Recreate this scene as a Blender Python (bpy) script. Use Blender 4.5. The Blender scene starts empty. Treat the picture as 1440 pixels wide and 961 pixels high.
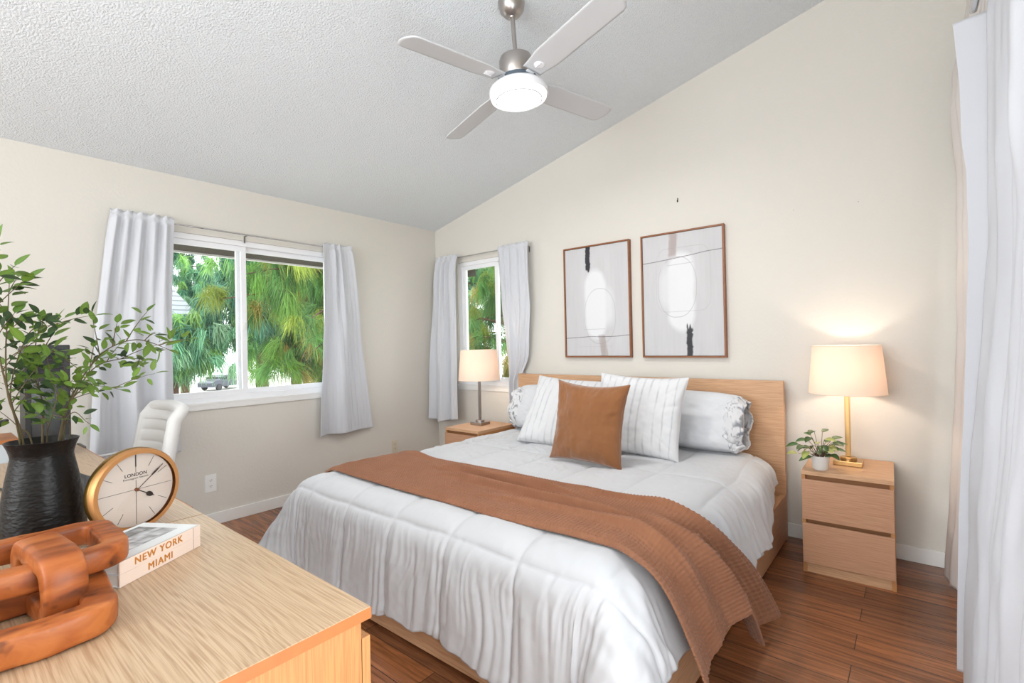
import bpy, bmesh, math, random
import numpy as np
from mathutils import Vector, Matrix, Euler
random.seed(7)
RNG = np.random.default_rng(11)
PI = math.pi
SC = bpy.context.scene
COL = SC.collection

# ------------------------------------------------------------------ camera
F_PX = 688.1
cam_d = bpy.data.cameras.new('camera')
cam = bpy.data.objects.new('camera', cam_d); COL.objects.link(cam)
cam_d.sensor_fit = 'HORIZONTAL'; cam_d.sensor_width = 36.0
cam_d.lens = 36.0 * F_PX / 1440.0
cam_d.clip_start = 0.02; cam_d.clip_end = 300
YAW, PITCH, ROLL = -0.68865, 0.00521, -0.02077
fw = Vector((math.sin(YAW)*math.cos(PITCH), math.cos(YAW)*math.cos(PITCH), math.sin(PITCH)))
rt = Vector((math.cos(YAW), -math.sin(YAW), 0)); up = rt.cross(fw)
r2 = math.cos(ROLL)*rt + math.sin(ROLL)*up; u2 = -math.sin(ROLL)*rt + math.cos(ROLL)*up
M = Matrix((( r2.x, u2.x, -fw.x), (r2.y, u2.y, -fw.y), (r2.z, u2.z, -fw.z))).to_4x4()
M.translation = Vector((3.96416, -3.5507, 1.26898))
cam.matrix_world = M
SC.camera = cam

# ------------------------------------------------------------------ light and exposure
SC.view_settings.view_transform = 'Standard'; SC.view_settings.look = 'None'
SC.view_settings.gamma = 1.0; SC.view_settings.use_curve_mapping = False
SC.view_settings.exposure = 0.30
world = bpy.data.worlds.new('overcast_sky'); SC.world = world; world.use_nodes = True
wn = world.node_tree.nodes; wl = world.node_tree.links
wn['Background'].inputs[0].default_value = (0.93, 0.97, 1.0, 1); wn['Background'].inputs[1].default_value = 4.2

def area(name, loc, target, sx, sy, power, color=(1, 1, 1)):
    d = bpy.data.lights.new(name, 'AREA'); d.shape = 'RECTANGLE'; d.size = sx; d.size_y = sy
    d.energy = power; d.color = color
    o = bpy.data.objects.new(name, d); COL.objects.link(o); o.location = loc
    o.rotation_euler = (Vector(target)-Vector(loc)).to_track_quat('-Z', 'Y').to_euler(); return o
area('patio_door_daylight', (4.12, -3.15, 1.2), (1.2, -2.2, 0.9), 0.7, 1.9, 13, (0.95, 0.98, 1.0))
area('rear_fill_light', (2.3, -8.3, 1.9), (2.2, 0.0, 1.9), 3.6, 2.6, 165, (0.93, 0.97, 1.0))  # added fill lamp behind the camera, stands for no known source
area('ceiling_bounce_fill', (3.15, -5.6, 1.3), (3.3, -5.3, 3.0), 2.2, 2.6, 98, (0.93, 0.97, 1.0))  # added out-of-view lamp aimed up to brighten the ceiling

# ------------------------------------------------------------------ helpers: materials
def srgb(r, g, b):
    f = lambda c: (c/255/12.92) if c/255 <= 0.04045 else ((c/255+0.055)/1.055)**2.4
    return (f(r), f(g), f(b), 1.0)
def mat(name, col, rough=0.6, metal=0.0, spec=0.5, bump=None, var=None, sheen=0.0, trans=0.0, coat=0.0):
    """bump=(scale, strength, distance), var=(scale, second colour)"""
    m = bpy.data.materials.new(name); m.use_nodes = True
    n = m.node_tree.nodes; l = m.node_tree.links; b = n['Principled BSDF']
    b.inputs['Base Color'].default_value = col; b.inputs['Roughness'].default_value = rough
    b.inputs['Metallic'].default_value = metal; b.inputs['Specular IOR Level'].default_value = spec
    b.inputs['Sheen Weight'].default_value = sheen; b.inputs['Coat Weight'].default_value = coat
    tc = n.new('ShaderNodeTexCoord')
    if var:
        nz = n.new('ShaderNodeTexNoise'); nz.inputs['Scale'].default_value = var[0]; nz.inputs['Detail'].default_value = 4
        mx = n.new('ShaderNodeMix'); mx.data_type = 'RGBA'
        mx.inputs['A'].default_value = col; mx.inputs['B'].default_value = var[1]
        l.new(tc.outputs['Object'], nz.inputs['Vector']); l.new(nz.outputs['Fac'], mx.inputs['Factor'])
        l.new(mx.outputs['Result'], b.inputs['Base Color'])
    if bump:
        nb = n.new('ShaderNodeTexNoise'); nb.inputs['Scale'].default_value = bump[0]; nb.inputs['Detail'].default_value = 3
        bp = n.new('ShaderNodeBump'); bp.inputs['Strength'].default_value = bump[1]; bp.inputs['Distance'].default_value = bump[2]
        l.new(tc.outputs['Object'], nb.inputs['Vector']); l.new(nb.outputs['Fac'], bp.inputs['Height'])
        l.new(bp.outputs['Normal'], b.inputs['Normal'])
    if trans:
        t = n.new('ShaderNodeBsdfTranslucent'); t.inputs['Color'].default_value = col
        ms = n.new('ShaderNodeMixShader'); ms.inputs[0].default_value = trans
        l.new(b.outputs[0], ms.inputs[1]); l.new(t.outputs[0], ms.inputs[2])
        l.new(ms.outputs[0], n['Material Output'].inputs['Surface'])
    return m
def wood(name, c1, c2, c3=None, axis='X', rough=0.45, fine=1.0, spec=0.4, bump=0.12, fig=0.035):
    """veneer with cathedral figure and fine dark pores running along one axis"""
    m = bpy.data.materials.new(name); m.use_nodes = True
    n = m.node_tree.nodes; l = m.node_tree.links; b = n['Principled BSDF']
    tc = n.new('ShaderNodeTexCoord')
    def mapped(long, cross):
        mp = n.new('ShaderNodeMapping')
        s = {'X': (long, cross, cross), 'Y': (cross, long, cross), 'Z': (cross, cross, long)}[axis]
        mp.inputs['Scale'].default_value = s; l.new(tc.outputs['Object'], mp.inputs['Vector']); return mp
    a = mapped(0.8*fine, 3.2*fine); n1 = n.new('ShaderNodeTexNoise'); n1.inputs['Scale'].default_value = 1.6
    n1.inputs['Detail'].default_value = 3; n1.inputs['Distortion'].default_value = 0.6
    l.new(a.outputs[0], n1.inputs['Vector'])
    sp = n.new('ShaderNodeSeparateXYZ'); l.new(tc.outputs['Object'], sp.inputs[0])
    k1, k2 = {'X': ('Y', 'Z'), 'Y': ('X', 'Z'), 'Z': ('X', 'Y')}[axis]
    su = n.new('ShaderNodeMath'); su.operation = 'ADD'; l.new(sp.outputs[k1], su.inputs[0]); l.new(sp.outputs[k2], su.inputs[1])
    m0 = n.new('ShaderNodeMath'); m0.operation = 'MULTIPLY'; m0.inputs[1].default_value = 520*fine; l.new(su.outputs[0], m0.inputs[0])
    mul = n.new('ShaderNodeMath'); mul.operation = 'MULTIPLY_ADD'; mul.inputs[1].default_value = 75
    l.new(n1.outputs['Fac'], mul.inputs[0]); l.new(m0.outputs[0], mul.inputs[2])
    sn = n.new('ShaderNodeMath'); sn.operation = 'SINE'; l.new(mul.outputs[0], sn.inputs[0])
    c = mapped(5*fine, 230*fine); n2 = n.new('ShaderNodeTexNoise'); n2.inputs['Scale'].default_value = 1.5; n2.inputs['Detail'].default_value = 3
    l.new(c.outputs[0], n2.inputs['Vector'])
    h = n.new('ShaderNodeMath'); h.operation = 'MULTIPLY_ADD'; h.inputs[1].default_value = fig; 
    l.new(sn.outputs[0], h.inputs[0]); l.new(n2.outputs['Fac'], h.inputs[2])
    cr = n.new('ShaderNodeValToRGB'); e = cr.color_ramp.elements
    e[0].position = 0.3; e[0].color = c2; e[1].position = 0.62; e[1].color = c1
    l.new(h.outputs[0], cr.inputs[0])
    n3 = n.new('ShaderNodeTexNoise'); n3.inputs['Scale'].default_value = 1.3; l.new(a.outputs[0], n3.inputs['Vector'])
    mx = n.new('ShaderNodeMix'); mx.data_type = 'RGBA'; mx.blend_type = 'MIX'
    mx.inputs['B'].default_value = c3 or c2
    mm = n.new('ShaderNodeMath'); mm.operation = 'MULTIPLY'; mm.inputs[1].default_value = 0.45; l.new(n3.outputs['Fac'], mm.inputs[0])
    l.new(mm.outputs[0], mx.inputs['Factor']); l.new(cr.outputs[0], mx.inputs['A'])
    l.new(mx.outputs['Result'], b.inputs['Base Color'])
    bp = n.new('ShaderNodeBump'); bp.inputs['Strength'].default_value = bump; bp.inputs['Distance'].default_value = 0.001
    l.new(h.outputs[0], bp.inputs['Height']); l.new(bp.outputs[0], b.inputs['Normal'])
    b.inputs['Roughness'].default_value = rough; b.inputs['Specular IOR Level'].default_value = spec
    return m
def attr_mat(name, attr='paint', rough=0.7, spec=0.3, trans=0.0, var=0.0):
    m = bpy.data.materials.new(name); m.use_nodes = True
    n = m.node_tree.nodes; l = m.node_tree.links; b = n['Principled BSDF']
    a = n.new('ShaderNodeAttribute'); a.attribute_name = attr
    l.new(a.outputs['Color'], b.inputs['Base Color'])
    b.inputs['Roughness'].default_value = rough; b.inputs['Specular IOR Level'].default_value = spec
    if trans:
        t = n.new('ShaderNodeBsdfTranslucent'); l.new(a.outputs['Color'], t.inputs['Color'])
        ms = n.new('ShaderNodeMixShader'); ms.inputs[0].default_value = trans
        l.new(b.outputs[0], ms.inputs[1]); l.new(t.outputs[0], ms.inputs[2])
        l.new(ms.outputs[0], n['Material Output'].inputs['Surface'])
    return m

# ------------------------------------------------------------------ helpers: objects
def tag(o, label=None, cat=None, group=None, kind=None):
    if label: o['label'] = label
    if cat: o['category'] = cat
    if group: o['group'] = group
    if kind: o['kind'] = kind
    return o
def thing(name, label, cat, loc=(0, 0, 0), rot=(0, 0, 0), group=None):
    o = bpy.data.objects.new(name, None); COL.objects.link(o); o.empty_display_size = 0.1
    o.location = loc; o.rotation_euler = rot
    return tag(o, label, cat, group)
def link_mesh(name, me, m, parent=None, loc=None, rot=None):
    o = bpy.data.objects.new(name, me); COL.objects.link(o)
    if m is not None: me.materials.append(m)
    if parent: o.parent = parent
    if loc: o.location = loc
    if rot: o.rotation_euler = rot
    return o
def from_arrays(name, V, Fq, m, parent=None, smooth=True, loc=None, rot=None, attr=None):
    V = np.asarray(V, dtype=np.float32).reshape(-1, 3); Fq = np.asarray(Fq, dtype=np.int32)
    me = bpy.data.meshes.new(name); k = Fq.shape[1]
    me.vertices.add(len(V)); me.vertices.foreach_set('co', V.ravel())
    me.loops.add(Fq.size); me.loops.foreach_set('vertex_index', Fq.ravel())
    me.polygons.add(len(Fq)); me.polygons.foreach_set('loop_start', np.arange(0, Fq.size, k, dtype=np.int32))
    me.update(calc_edges=True); me.validate()
    me.polygons.foreach_set('use_smooth', np.full(len(me.polygons), smooth))
    if attr is not None:
        ca = me.color_attributes.new('paint', 'FLOAT_COLOR', 'POINT')
        A = np.ones((len(V), 4), dtype=np.float32); A[:, :3] = attr.reshape(-1, 3); ca.data.foreach_set('color', A.ravel())
    me.update()
    return link_mesh(name, me, m, parent, loc, rot)
def grid_faces(a, b, off=0, flip=False):
    i = np.arange(a-1)[:, None]*b + np.arange(b-1)[None, :]; i = i.ravel()+off
    q = np.stack([i, i+1, i+b+1, i+b], 1)
    return q[:, ::-1] if flip else q
def normals(P):
    du = np.gradient(P, axis=0); dv = np.gradient(P, axis=1)
    n = np.cross(du, dv); return n/(np.linalg.norm(n, axis=2, keepdims=True)+1e-9)
def sheet(name, P, th, m, parent=None, attr=None, loc=None, rot=None):
    """a cloth or board from a grid of points, given real thickness th behind its front face"""
    a, b, _ = P.shape; N = normals(P); Q = P - N*th
    V = np.concatenate([P.reshape(-1, 3), Q.reshape(-1, 3)])
    F = [grid_faces(a, b), grid_faces(a, b, a*b, True)]
    ring = np.concatenate([np.arange(b), np.arange(1, a)*b+b-1, (a-1)*b+np.arange(b-2, -1, -1), np.arange(a-2, 0, -1)*b])
    r2_ = np.roll(ring, -1); F.append(np.stack([ring, ring+a*b, r2_+a*b, r2_], 1))
    A = None
    if attr is not None: A = np.concatenate([attr.reshape(-1, 3)]*2)
    return from_arrays(name, V, np.concatenate(F), m, parent, True, loc, rot, A)
class MB:
    """collects shapes into ONE mesh"""
    def __init__(s): s.bm = bmesh.new()
    def box(s, c, size, rot=None, bevel=0.0, seg=2):
        t = bmesh.new(); bmesh.ops.create_cube(t, size=1.0)
        bmesh.ops.scale(t, vec=size, verts=t.verts)
        if bevel: bmesh.ops.bevel(t, geom=t.edges[:], offset=bevel, segments=seg, affect='EDGES', profile=0.7)
        if rot: bmesh.ops.rotate(t, cent=(0, 0, 0), matrix=Euler(rot).to_matrix(), verts=t.verts)
        bmesh.ops.translate(t, vec=c, verts=t.verts); s._add(t); return s
    def bx(s, x0, x1, y0, y1, z0, z1, bevel=0.0, seg=2):
        return s.box(((x0+x1)/2, (y0+y1)/2, (z0+z1)/2), (x1-x0, y1-y0, z1-z0), None, bevel, seg)
    def _add(s, t):
        me = bpy.data.meshes.new('t'); t.to_mesh(me); t.free(); s.bm.from_mesh(me); bpy.data.meshes.remove(me)
    def lathe(s, prof, seg=48, c=(0, 0, 0), rot=None, close=False):
        t = bmesh.new(); rings = []
        for r, z in prof:
            rings.append([t.verts.new((max(r, 1e-5)*math.cos(2*PI*k/seg), max(r, 1e-5)*math.sin(2*PI*k/seg), z)) for k in range(seg)])
        pr = list(zip(rings[:-1], rings[1:])) + ([(rings[-1], rings[0])] if close else [])
        for A, B in pr:
            for k in range(seg):
                t.faces.new((A[k], A[(k+1) % seg], B[(k+1) % seg], B[k]))
        bmesh.ops.remove_doubles(t, verts=t.verts, dist=3e-5)
        bmesh.ops.recalc_face_normals(t, faces=t.faces)
        if rot: bmesh.ops.rotate(t, cent=(0, 0, 0), matrix=Euler(rot).to_matrix(), verts=t.verts)
        bmesh.ops.translate(t, vec=c, verts=t.verts); s._add(t); return s
    def tube(s, pts, rad, seg=8, closed=False, sq=None):
        """round tube along points (rad number or list); sq=(w,h,up) gives a rounded square section"""
        t = bmesh.new(); pts = [Vector(p) for p in pts]; n = len(pts); rings = []
        prev = None
        for i, p in enumerate(pts):
            if closed: d = pts[(i+1) % n]-pts[i-1]
            else: d = pts[min(i+1, n-1)]-pts[max(i-1, 0)]
            d.normalize()
            ref = Vector(sq[2]) if sq else (prev if prev is not None else (Vector((0, 0, 1)) if abs(d.z) < 0.9 else Vector((1, 0, 0))))
            a = d.cross(ref); a.normalize(); b2 = a.cross(d); b2.normalize(); prev = b2
            r = rad[i] if isinstance(rad, (list, tuple)) else rad
            ring = []
            for k in range(seg):
                q = 2*PI*k/seg; cx, sy = math.cos(q), math.sin(q)
                if sq:
                    e = 0.36; cx = math.copysign(abs(cx)**e, cx)*sq[0]/2; sy = math.copysign(abs(sy)**e, sy)*sq[1]/2
                    ring.append(t.verts.new(p+a*cx+b2*sy))
                else: ring.append(t.verts.new(p+(a*cx+b2*sy)*r))
            rings.append(ring)
        prs = list(zip(rings[:-1], rings[1:])) + ([(rings[-1], rings[0])] if closed else [])
        for A, B in prs:
            for k in range(seg): t.faces.new((A[k], A[(k+1) % seg], B[(k+1) % seg], B[k]))
        if not closed: t.faces.new(rings[0][::-1]); t.faces.new(rings[-1])
        bmesh.ops.recalc_face_normals(t, faces=t.faces)
        s._add(t); return s
    def build(s, name, m, parent=None, smooth=None, loc=None, rot=None):
        me = bpy.data.meshes.new(name); s.bm.to_mesh(me); s.bm.free()
        o = link_mesh(name, me, m, parent, loc, rot)
        if smooth is not None:
            me.polygons.foreach_set('use_smooth', np.full(len(me.polygons), True))
            try: me.set_sharp_from_angle(angle=math.radians(smooth))
            except Exception: pass
        return o
def struct(o): o['kind'] = 'structure'; return o
def text_mesh(name, body, size, m, parent, mw, extrude=0.0004, offset=0.0, space=1.0, align='CENTER', bold=0.0):
    cu = bpy.data.curves.new('t', 'FONT'); cu.body = body; cu.size = size; cu.extrude = extrude; cu.offset = offset
    cu.align_x = align; cu.align_y = 'CENTER'; cu.space_character = space
    t = bpy.data.objects.new('t', cu); COL.objects.link(t)
    dg = bpy.context.evaluated_depsgraph_get(); me = bpy.data.meshes.new_from_object(t.evaluated_get(dg))
    bpy.data.objects.remove(t); bpy.data.curves.remove(cu)
    if bold:
        bm = bmesh.new()
        for k, (dx, dy) in enumerate(((0, 0), (bold, 0), (0, bold*0.6), (bold, bold*0.6))):
            m2 = me.copy(); m2.transform(Matrix.Translation((dx, dy, 0.00003*k))); bm.from_mesh(m2); bpy.data.meshes.remove(m2)
        bm.to_mesh(me); bm.free()
    me.transform(mw); me.name = name; me.materials.clear()
    return link_mesh(name, me, m, parent)

def lattice(shape_seed=0):
    g = np.random.default_rng(shape_seed).random((64, 64)); return g
_LAT = {}
def noise2(x, y, seed=0):
    """smooth value noise in -1..1"""
    if seed not in _LAT: _LAT[seed] = lattice(seed)
    g = _LAT[seed]; x = np.asarray(x, float); y = np.asarray(y, float)
    xi = np.floor(x).astype(int); yi = np.floor(y).astype(int); fx = x-xi; fy = y-yi
    fx = fx*fx*(3-2*fx); fy = fy*fy*(3-2*fy)
    a = g[xi % 64, yi % 64]; b = g[(xi+1) % 64, yi % 64]; c = g[xi % 64, (yi+1) % 64]; d = g[(xi+1) % 64, (yi+1) % 64]
    return 2*((a*(1-fx)+b*fx)*(1-fy)+(c*(1-fx)+d*fx)*fy)-1
def fbm(x, y, seed=0, o=3):
    r = 0; a = 1.0
    for k in range(o): r = r+a*noise2(x*2**k+k*7.3, y*2**k+k*3.1, seed+k); a *= 0.5
    return r/1.75
def smooth(x, a, b):
    t = np.clip((x-a)/(b-a), 0, 1); return t*t*(3-2*t)

# ------------------------------------------------------------------ palette
M_wall = mat('wall_paint', srgb(216, 212, 204), 0.75, spec=0.25, bump=(55, 0.25, 0.004))
M_ceil = mat('popcorn_ceiling', srgb(235, 240, 244), 0.95, spec=0.1, bump=(110, 0.9, 0.009), var=(120, srgb(220, 226, 230)))
M_trim = mat('white_trim', srgb(232, 231, 228), 0.4, spec=0.4)
M_vinyl = mat('white_vinyl', srgb(238, 239, 242), 0.35)
M_curtain = mat('curtain_cloth', srgb(218, 220, 225), 0.85, spec=0.15, bump=(420, 0.1, 0.001), trans=0.18)
M_sheer = mat('cream_sheer', srgb(226, 220, 216), 0.9, spec=0.1, trans=0.12)
M_oak = wood('oak_along_x', srgb(210, 168, 130), srgb(176, 130, 94), srgb(212, 172, 136), 'X')
M_oak_z = wood('oak_along_z', srgb(192, 136, 84), srgb(162, 108, 62), srgb(194, 140, 90), 'Z')
M_oak_y = wood('oak_along_y', srgb(204, 160, 122), srgb(172, 126, 90), srgb(206, 164, 128), 'Y')
M_oak_top = wood('pale_oak_top', srgb(196, 169, 139), srgb(154, 122, 90), srgb(190, 162, 131), 'X', rough=0.36, fig=0.06, fine=1.0, spec=0.5)
M_oak_red = wood('warm_oak_drawer', srgb(196, 150, 118), srgb(168, 122, 92), srgb(200, 156, 124), 'X')
M_oak_edge = mat('oak_edge_band', srgb(186, 116, 62), 0.5, var=(30, srgb(164, 98, 50)))
M_dark_gap = mat('shadow_gap_wood', srgb(150, 100, 60), 0.6)
M_nickel = mat('brushed_nickel', srgb(178, 172, 168), 0.32, 1.0)
M_steel = mat('bright_steel', srgb(205, 205, 205), 0.25, 1.0)
M_brass = mat('brushed_brass', srgb(202, 165, 112), 0.3, 1.0)
M_black_m = mat('black_metal', srgb(30, 30, 32), 0.4, 0.6)
M_blackp = mat('black_plastic', srgb(28, 29, 32), 0.45)
M_white = mat('white_plastic', srgb(236, 236, 234), 0.4)

# floor: dark hand-scraped planks running along x
def floor_mat():
    m = bpy.data.materials.new('walnut_planks'); m.use_nodes = True
    n = m.node_tree.nodes; l = m.node_tree.links; b = n['Principled BSDF']
    tc = n.new('ShaderNodeTexCoord')
    br = n.new('ShaderNodeTexBrick'); br.offset = 0.37; br.squash = 1.0
    br.inputs['Scale'].default_value = 1.0; br.inputs['Brick Width'].default_value = 1.25; br.inputs['Row Height'].default_value = 0.127
    br.inputs['Mortar Size'].default_value = 0.0016; br.inputs['Mortar Smooth'].default_value = 0.2; br.inputs['Bias'].default_value = 0.0
    br.inputs['Color1'].default_value = srgb(156, 98, 60); br.inputs['Color2'].default_value = srgb(114, 72, 47); br.inputs['Mortar'].default_value = srgb(34, 20, 14)
    l.new(tc.outputs['Object'], br.inputs['Vector'])
    mp = n.new('ShaderNodeMapping'); mp.inputs['Scale'].default_value = (1.6, 26, 1); l.new(tc.outputs['Object'], mp.inputs['Vector'])
    nz = n.new('ShaderNodeTexNoise'); nz.inputs['Scale'].default_value = 2.2; nz.inputs['Detail'].default_value = 6; nz.inputs['Distortion'].default_value = 0.7
    l.new(mp.outputs[0], nz.inputs['Vector'])
    cr = n.new('ShaderNodeValToRGB'); e = cr.color_ramp.elements
    e[0].position = 0.32; e[0].color = (0.42, 0.40, 0.40, 1); e[1].position = 0.68; e[1].color = (1.25, 1.2, 1.12, 1)
    l.new(nz.outputs['Fac'], cr.inputs[0])
    mx = n.new('ShaderNodeMix'); mx.data_type = 'RGBA'; mx.blend_type = 'MULTIPLY'; mx.inputs['Factor'].default_value = 0.85
    l.new(br.outputs['Color'], mx.inputs['A']); l.new(cr.outputs[0], mx.inputs['B'])
    l.new(mx.outputs['Result'], b.inputs['Base Color'])
    b.inputs['Roughness'].default_value = 0.26; b.inputs['Specular IOR Level'].default_value = 0.55
    mp2 = n.new('ShaderNodeMapping'); mp2.inputs['Scale'].default_value = (14, 5, 1); l.new(tc.outputs['Object'], mp2.inputs['Vector'])
    n2 = n.new('ShaderNodeTexNoise'); n2.inputs['Scale'].default_value = 2.5; n2.inputs['Detail'].default_value = 2; l.new(mp2.outputs[0], n2.inputs['Vector'])
    ad = n.new('ShaderNodeMath'); ad.operation = 'MULTIPLY_ADD'; ad.inputs[1].default_value = -0.8
    l.new(br.outputs['Fac'], ad.inputs[0]); l.new(n2.outputs['Fac'], ad.inputs[2])
    bp = n.new('ShaderNodeBump'); bp.inputs['Strength'].default_value = 0.35; bp.inputs['Distance'].default_value = 0.006
    l.new(ad.outputs[0], bp.inputs['Height']); l.new(bp.outputs[0], b.inputs['Normal'])
    return m
M_floor = floor_mat()

# ------------------------------------------------------------------ room shell
HC, SL = 2.496, 0.235                      # ceiling height at the left wall, slope towards +x
XR, YB, YF = 4.26, 0.0, -3.52              # right wall, headboard wall, wall behind the desk
YH = -8.6                                 # end of the unseen space behind the camera, set back for the fill lamps
cz = lambda x: HC+SL*x
struct(MB().bx(-0.12, XR+0.12, YH-0.1, 0.12, -0.1, 0.0).build('floor', M_floor))
def prism(name, pts, y0, y1, m):
    """polygon in the xz plane extruded along y"""
    bm = bmesh.new(); A = [bm.verts.new((x, y0, z)) for x, z in pts]; B = [bm.verts.new((x, y1, z)) for x, z in pts]
    bm.faces.new(A); bm.faces.new(B[::-1]); n = len(pts)
    for i in range(n): bm.faces.new((A[i], B[i], B[(i+1) % n], A[(i+1) % n]))
    bmesh.ops.recalc_face_normals(bm, faces=bm.faces)
    me = bpy.data.meshes.new(name); bm.to_mesh(me); bm.free(); return struct(link_mesh(name, me, m))
prism('ceiling', [(-0.12, cz(-0.12)), (XR+0.12, cz(XR+0.12)), (XR+0.12, cz(XR+0.12)+0.12), (-0.12, cz(-0.12)+0.12)], YH-0.1, 0.12, M_ceil)
# left wall with the window hole (hole y -2.78..-1.17, z .90..2.10)
W1 = (-2.75, -1.17, 0.885, 2.105); W2 = (0.335, 1.13, 0.865, 2.115)
b = MB(); b.bx(-0.12, 0, YH, W1[0], 0, HC); b.bx(-0.12, 0, W1[1], 0.12, 0, HC)
b.bx(-0.12, 0, W1[0], W1[1], 0, W1[2]); b.bx(-0.12, 0, W1[0], W1[1], W1[3], HC)
struct(b.build('wall_left', M_wall))
b = MB(); b.bx(0, W2[0], 0, 0.12, 0, HC); b.bx(W2[0], W2[1], 0, 0.12, 0, W2[2]); b.bx(W2[0], W2[1], 0, 0.12, W2[3], HC); b.bx(W2[1], XR, 0, 0.12, 0, HC)
t = bmesh.new(); A = [t.verts.new(p) for p in ((0, 0, HC), (XR, 0, HC), (XR, 0, cz(XR)))]; B = [t.verts.new((v.co.x, 0.12, v.co.z)) for v in A]
t.faces.new(A); t.faces.new(B[::-1])
for i in range(3): t.faces.new((A[i], B[i], B[(i+1) % 3], A[(i+1) % 3]))
bmesh.ops.recalc_face_normals(t, faces=t.faces); b._add(t)
struct(b.build('wall_back', M_wall))
D1 = (-3.45, -0.55, 0.0, 2.10)
b = MB(); b.bx(XR, XR+0.12, YH, D1[0], 0, cz(XR)); b.bx(XR, XR+0.12, D1[1], 0.12, 0, cz(XR)); b.bx(XR, XR+0.12, D1[0], D1[1], D1[3], cz(XR))
struct(b.build('wall_right', M_wall))
prism('wall_front', [(0, 0), (XR, 0), (XR, cz(XR)), (0, cz(0))], YH-0.1, YH, M_wall)
# sliding glass door behind the right-hand curtains
def glass_mat():
    m = bpy.data.materials.new('window_glass'); m.use_nodes = True
    n = m.node_tree.nodes; l = m.node_tree.links; n.remove(n['Principled BSDF'])
    tr = n.new('ShaderNodeBsdfTransparent'); tr.inputs[0].default_value = (0.97, 0.98, 0.975, 1)
    gl = n.new('ShaderNodeBsdfGlossy'); gl.inputs['Roughness'].default_value = 0.0
    fr = n.new('ShaderNodeFresnel'); fr.inputs[0].default_value = 1.5; ge = n.new('ShaderNodeNewGeometry'); iv = n.new('ShaderNodeMath'); iv.operation = 'SUBTRACT'; iv.inputs[0].default_value = 1.0; l.new(ge.outputs['Backfacing'], iv.inputs[1]); mu = n.new('ShaderNodeMath'); mu.operation = 'MULTIPLY'; l.new(fr.outputs[0], mu.inputs[0]); l.new(iv.outputs[0], mu.inputs[1])
    ms = n.new('ShaderNodeMixShader'); l.new(mu.outputs[0], ms.inputs[0]); l.new(tr.outputs[0], ms.inputs[1]); l.new(gl.outputs[0], ms.inputs[2])
    l.new(ms.outputs[0], n['Material Output'].inputs['Surface']); return m
M_glass = glass_mat()
d1 = thing('door_1', None, None); struct(d1)
b = MB()
for y in (D1[0], -2.03, -1.97, D1[1]-0.06): b.bx(XR+0.02, XR+0.08, y, y+0.06, 0.0, D1[3])
b.bx(XR+0.02, XR+0.08, D1[0], D1[1], 0.0, 0.06); b.bx(XR+0.02, XR+0.08, D1[0], D1[1], D1[3]-0.06, D1[3])
b.build('door_frame', M_vinyl, d1)
MB().bx(XR+0.045, XR+0.05, D1[0]+0.06, D1[1]-0.06, 0.06, D1[3]-0.06).build('glass_pane', M_glass, d1)

# windows: white vinyl sliders, pane by pane
def slider(name, axis, a0, a1, z0, z1, mull):
    """axis 'y': window in the left wall (x=0); axis 'x': window in the back wall (y=0). Depth goes outward."""
    r = thing(name, None, None); struct(r)
    def B(mb, p0, p1, d0, d1_, za, zb, bev=0.0):
        if axis == 'y': mb.bx(-d1_, -d0, p0, p1, za, zb, bev)
        else: mb.bx(p0, p1, d0, d1_, za, zb, bev)
    f = MB()
    B(f, a0, a1, 0.015, 0.10, z0, z0+0.045, 0.003); B(f, a0, a1, 0.015, 0.10, z1-0.04, z1, 0.003)
    B(f, a0, a0+0.045, 0.016, 0.099, z0+0.0445, z1-0.0395, 0.001); B(f, a1-0.045, a1, 0.016, 0.099, z0+0.0445, z1-0.0395, 0.001)
    f.build('window_frame', M_vinyl, r)
    for k, (s0, s1, dd) in enumerate(((a0+0.045, mull+0.03, 0.030), (mull-0.03, a1-0.045, 0.062))):
        w = 0.038 if k == 0 else 0.036
        s = MB(); za, zb = z0+0.045, z1-0.04
        B(s, s0, s1, dd, dd+0.028, za, za+w, 0.002); B(s, s0, s1, dd, dd+0.028, zb-w, zb, 0.002)
        B(s, s0+0.0003, s0+w, dd+0.0005, dd+0.0275, za+w-0.001, zb-w+0.001, 0.001); B(s, s1-w, s1-0.0003, dd+0.0005, dd+0.0275, za+w-0.001, zb-w+0.001, 0.001)
        so = s.build('sash', M_vinyl, r)
        g = MB(); B(g, s0+w, s1-w, dd+0.011, dd+0.015, za+w, zb-w); g.build('glass_pane', M_glass, so)
    lt = MB(); B(lt, mull-0.012, mull+0.012, 0.016, 0.032, (z0+z1)/2-0.075, (z0+z1)/2-0.015, 0.003); lt.build('latch', M_white, r)
    # jamb liner and sill with apron
    j = MB()
    if axis == 'y':
        j.bx(-0.02, 0.012, a0-0.02, a1+0.02, z0-0.012, z0+0.004, 0.003); j.bx(0.0, 0.012, a0-0.01, a1+0.01, z0-0.045, z0-0.012, 0.003)
    else:
        j.bx(a0-0.02, a1+0.02, -0.012, 0.02, z0-0.012, z0+0.004, 0.003); j.bx(a0-0.01, a1+0.01, -0.012, 0.0, z0-0.05, z0-0.012, 0.003)
    j.build('window_sill', M_trim, r)
    return r
slider('window_1', 'y', W1[0], W1[1], W1[2], W1[3], -1.955)
slider('window_2', 'x', W2[0], W2[1], W2[2], W2[3], 0.825)
# baseboards with an eased top
def base(name, x0, x1, y0, y1): struct(MB().bx(x0, x1, y0, y1, 0, 0.085, 0.004).build(name, M_trim))
base('baseboard_left', 0, 0.014, YF, -0.0); base('baseboard_back', 0.014, XR, -0.014, 0.0); base('baseboard_right', XR-0.014, XR, -0.5, -0.014)
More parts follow.
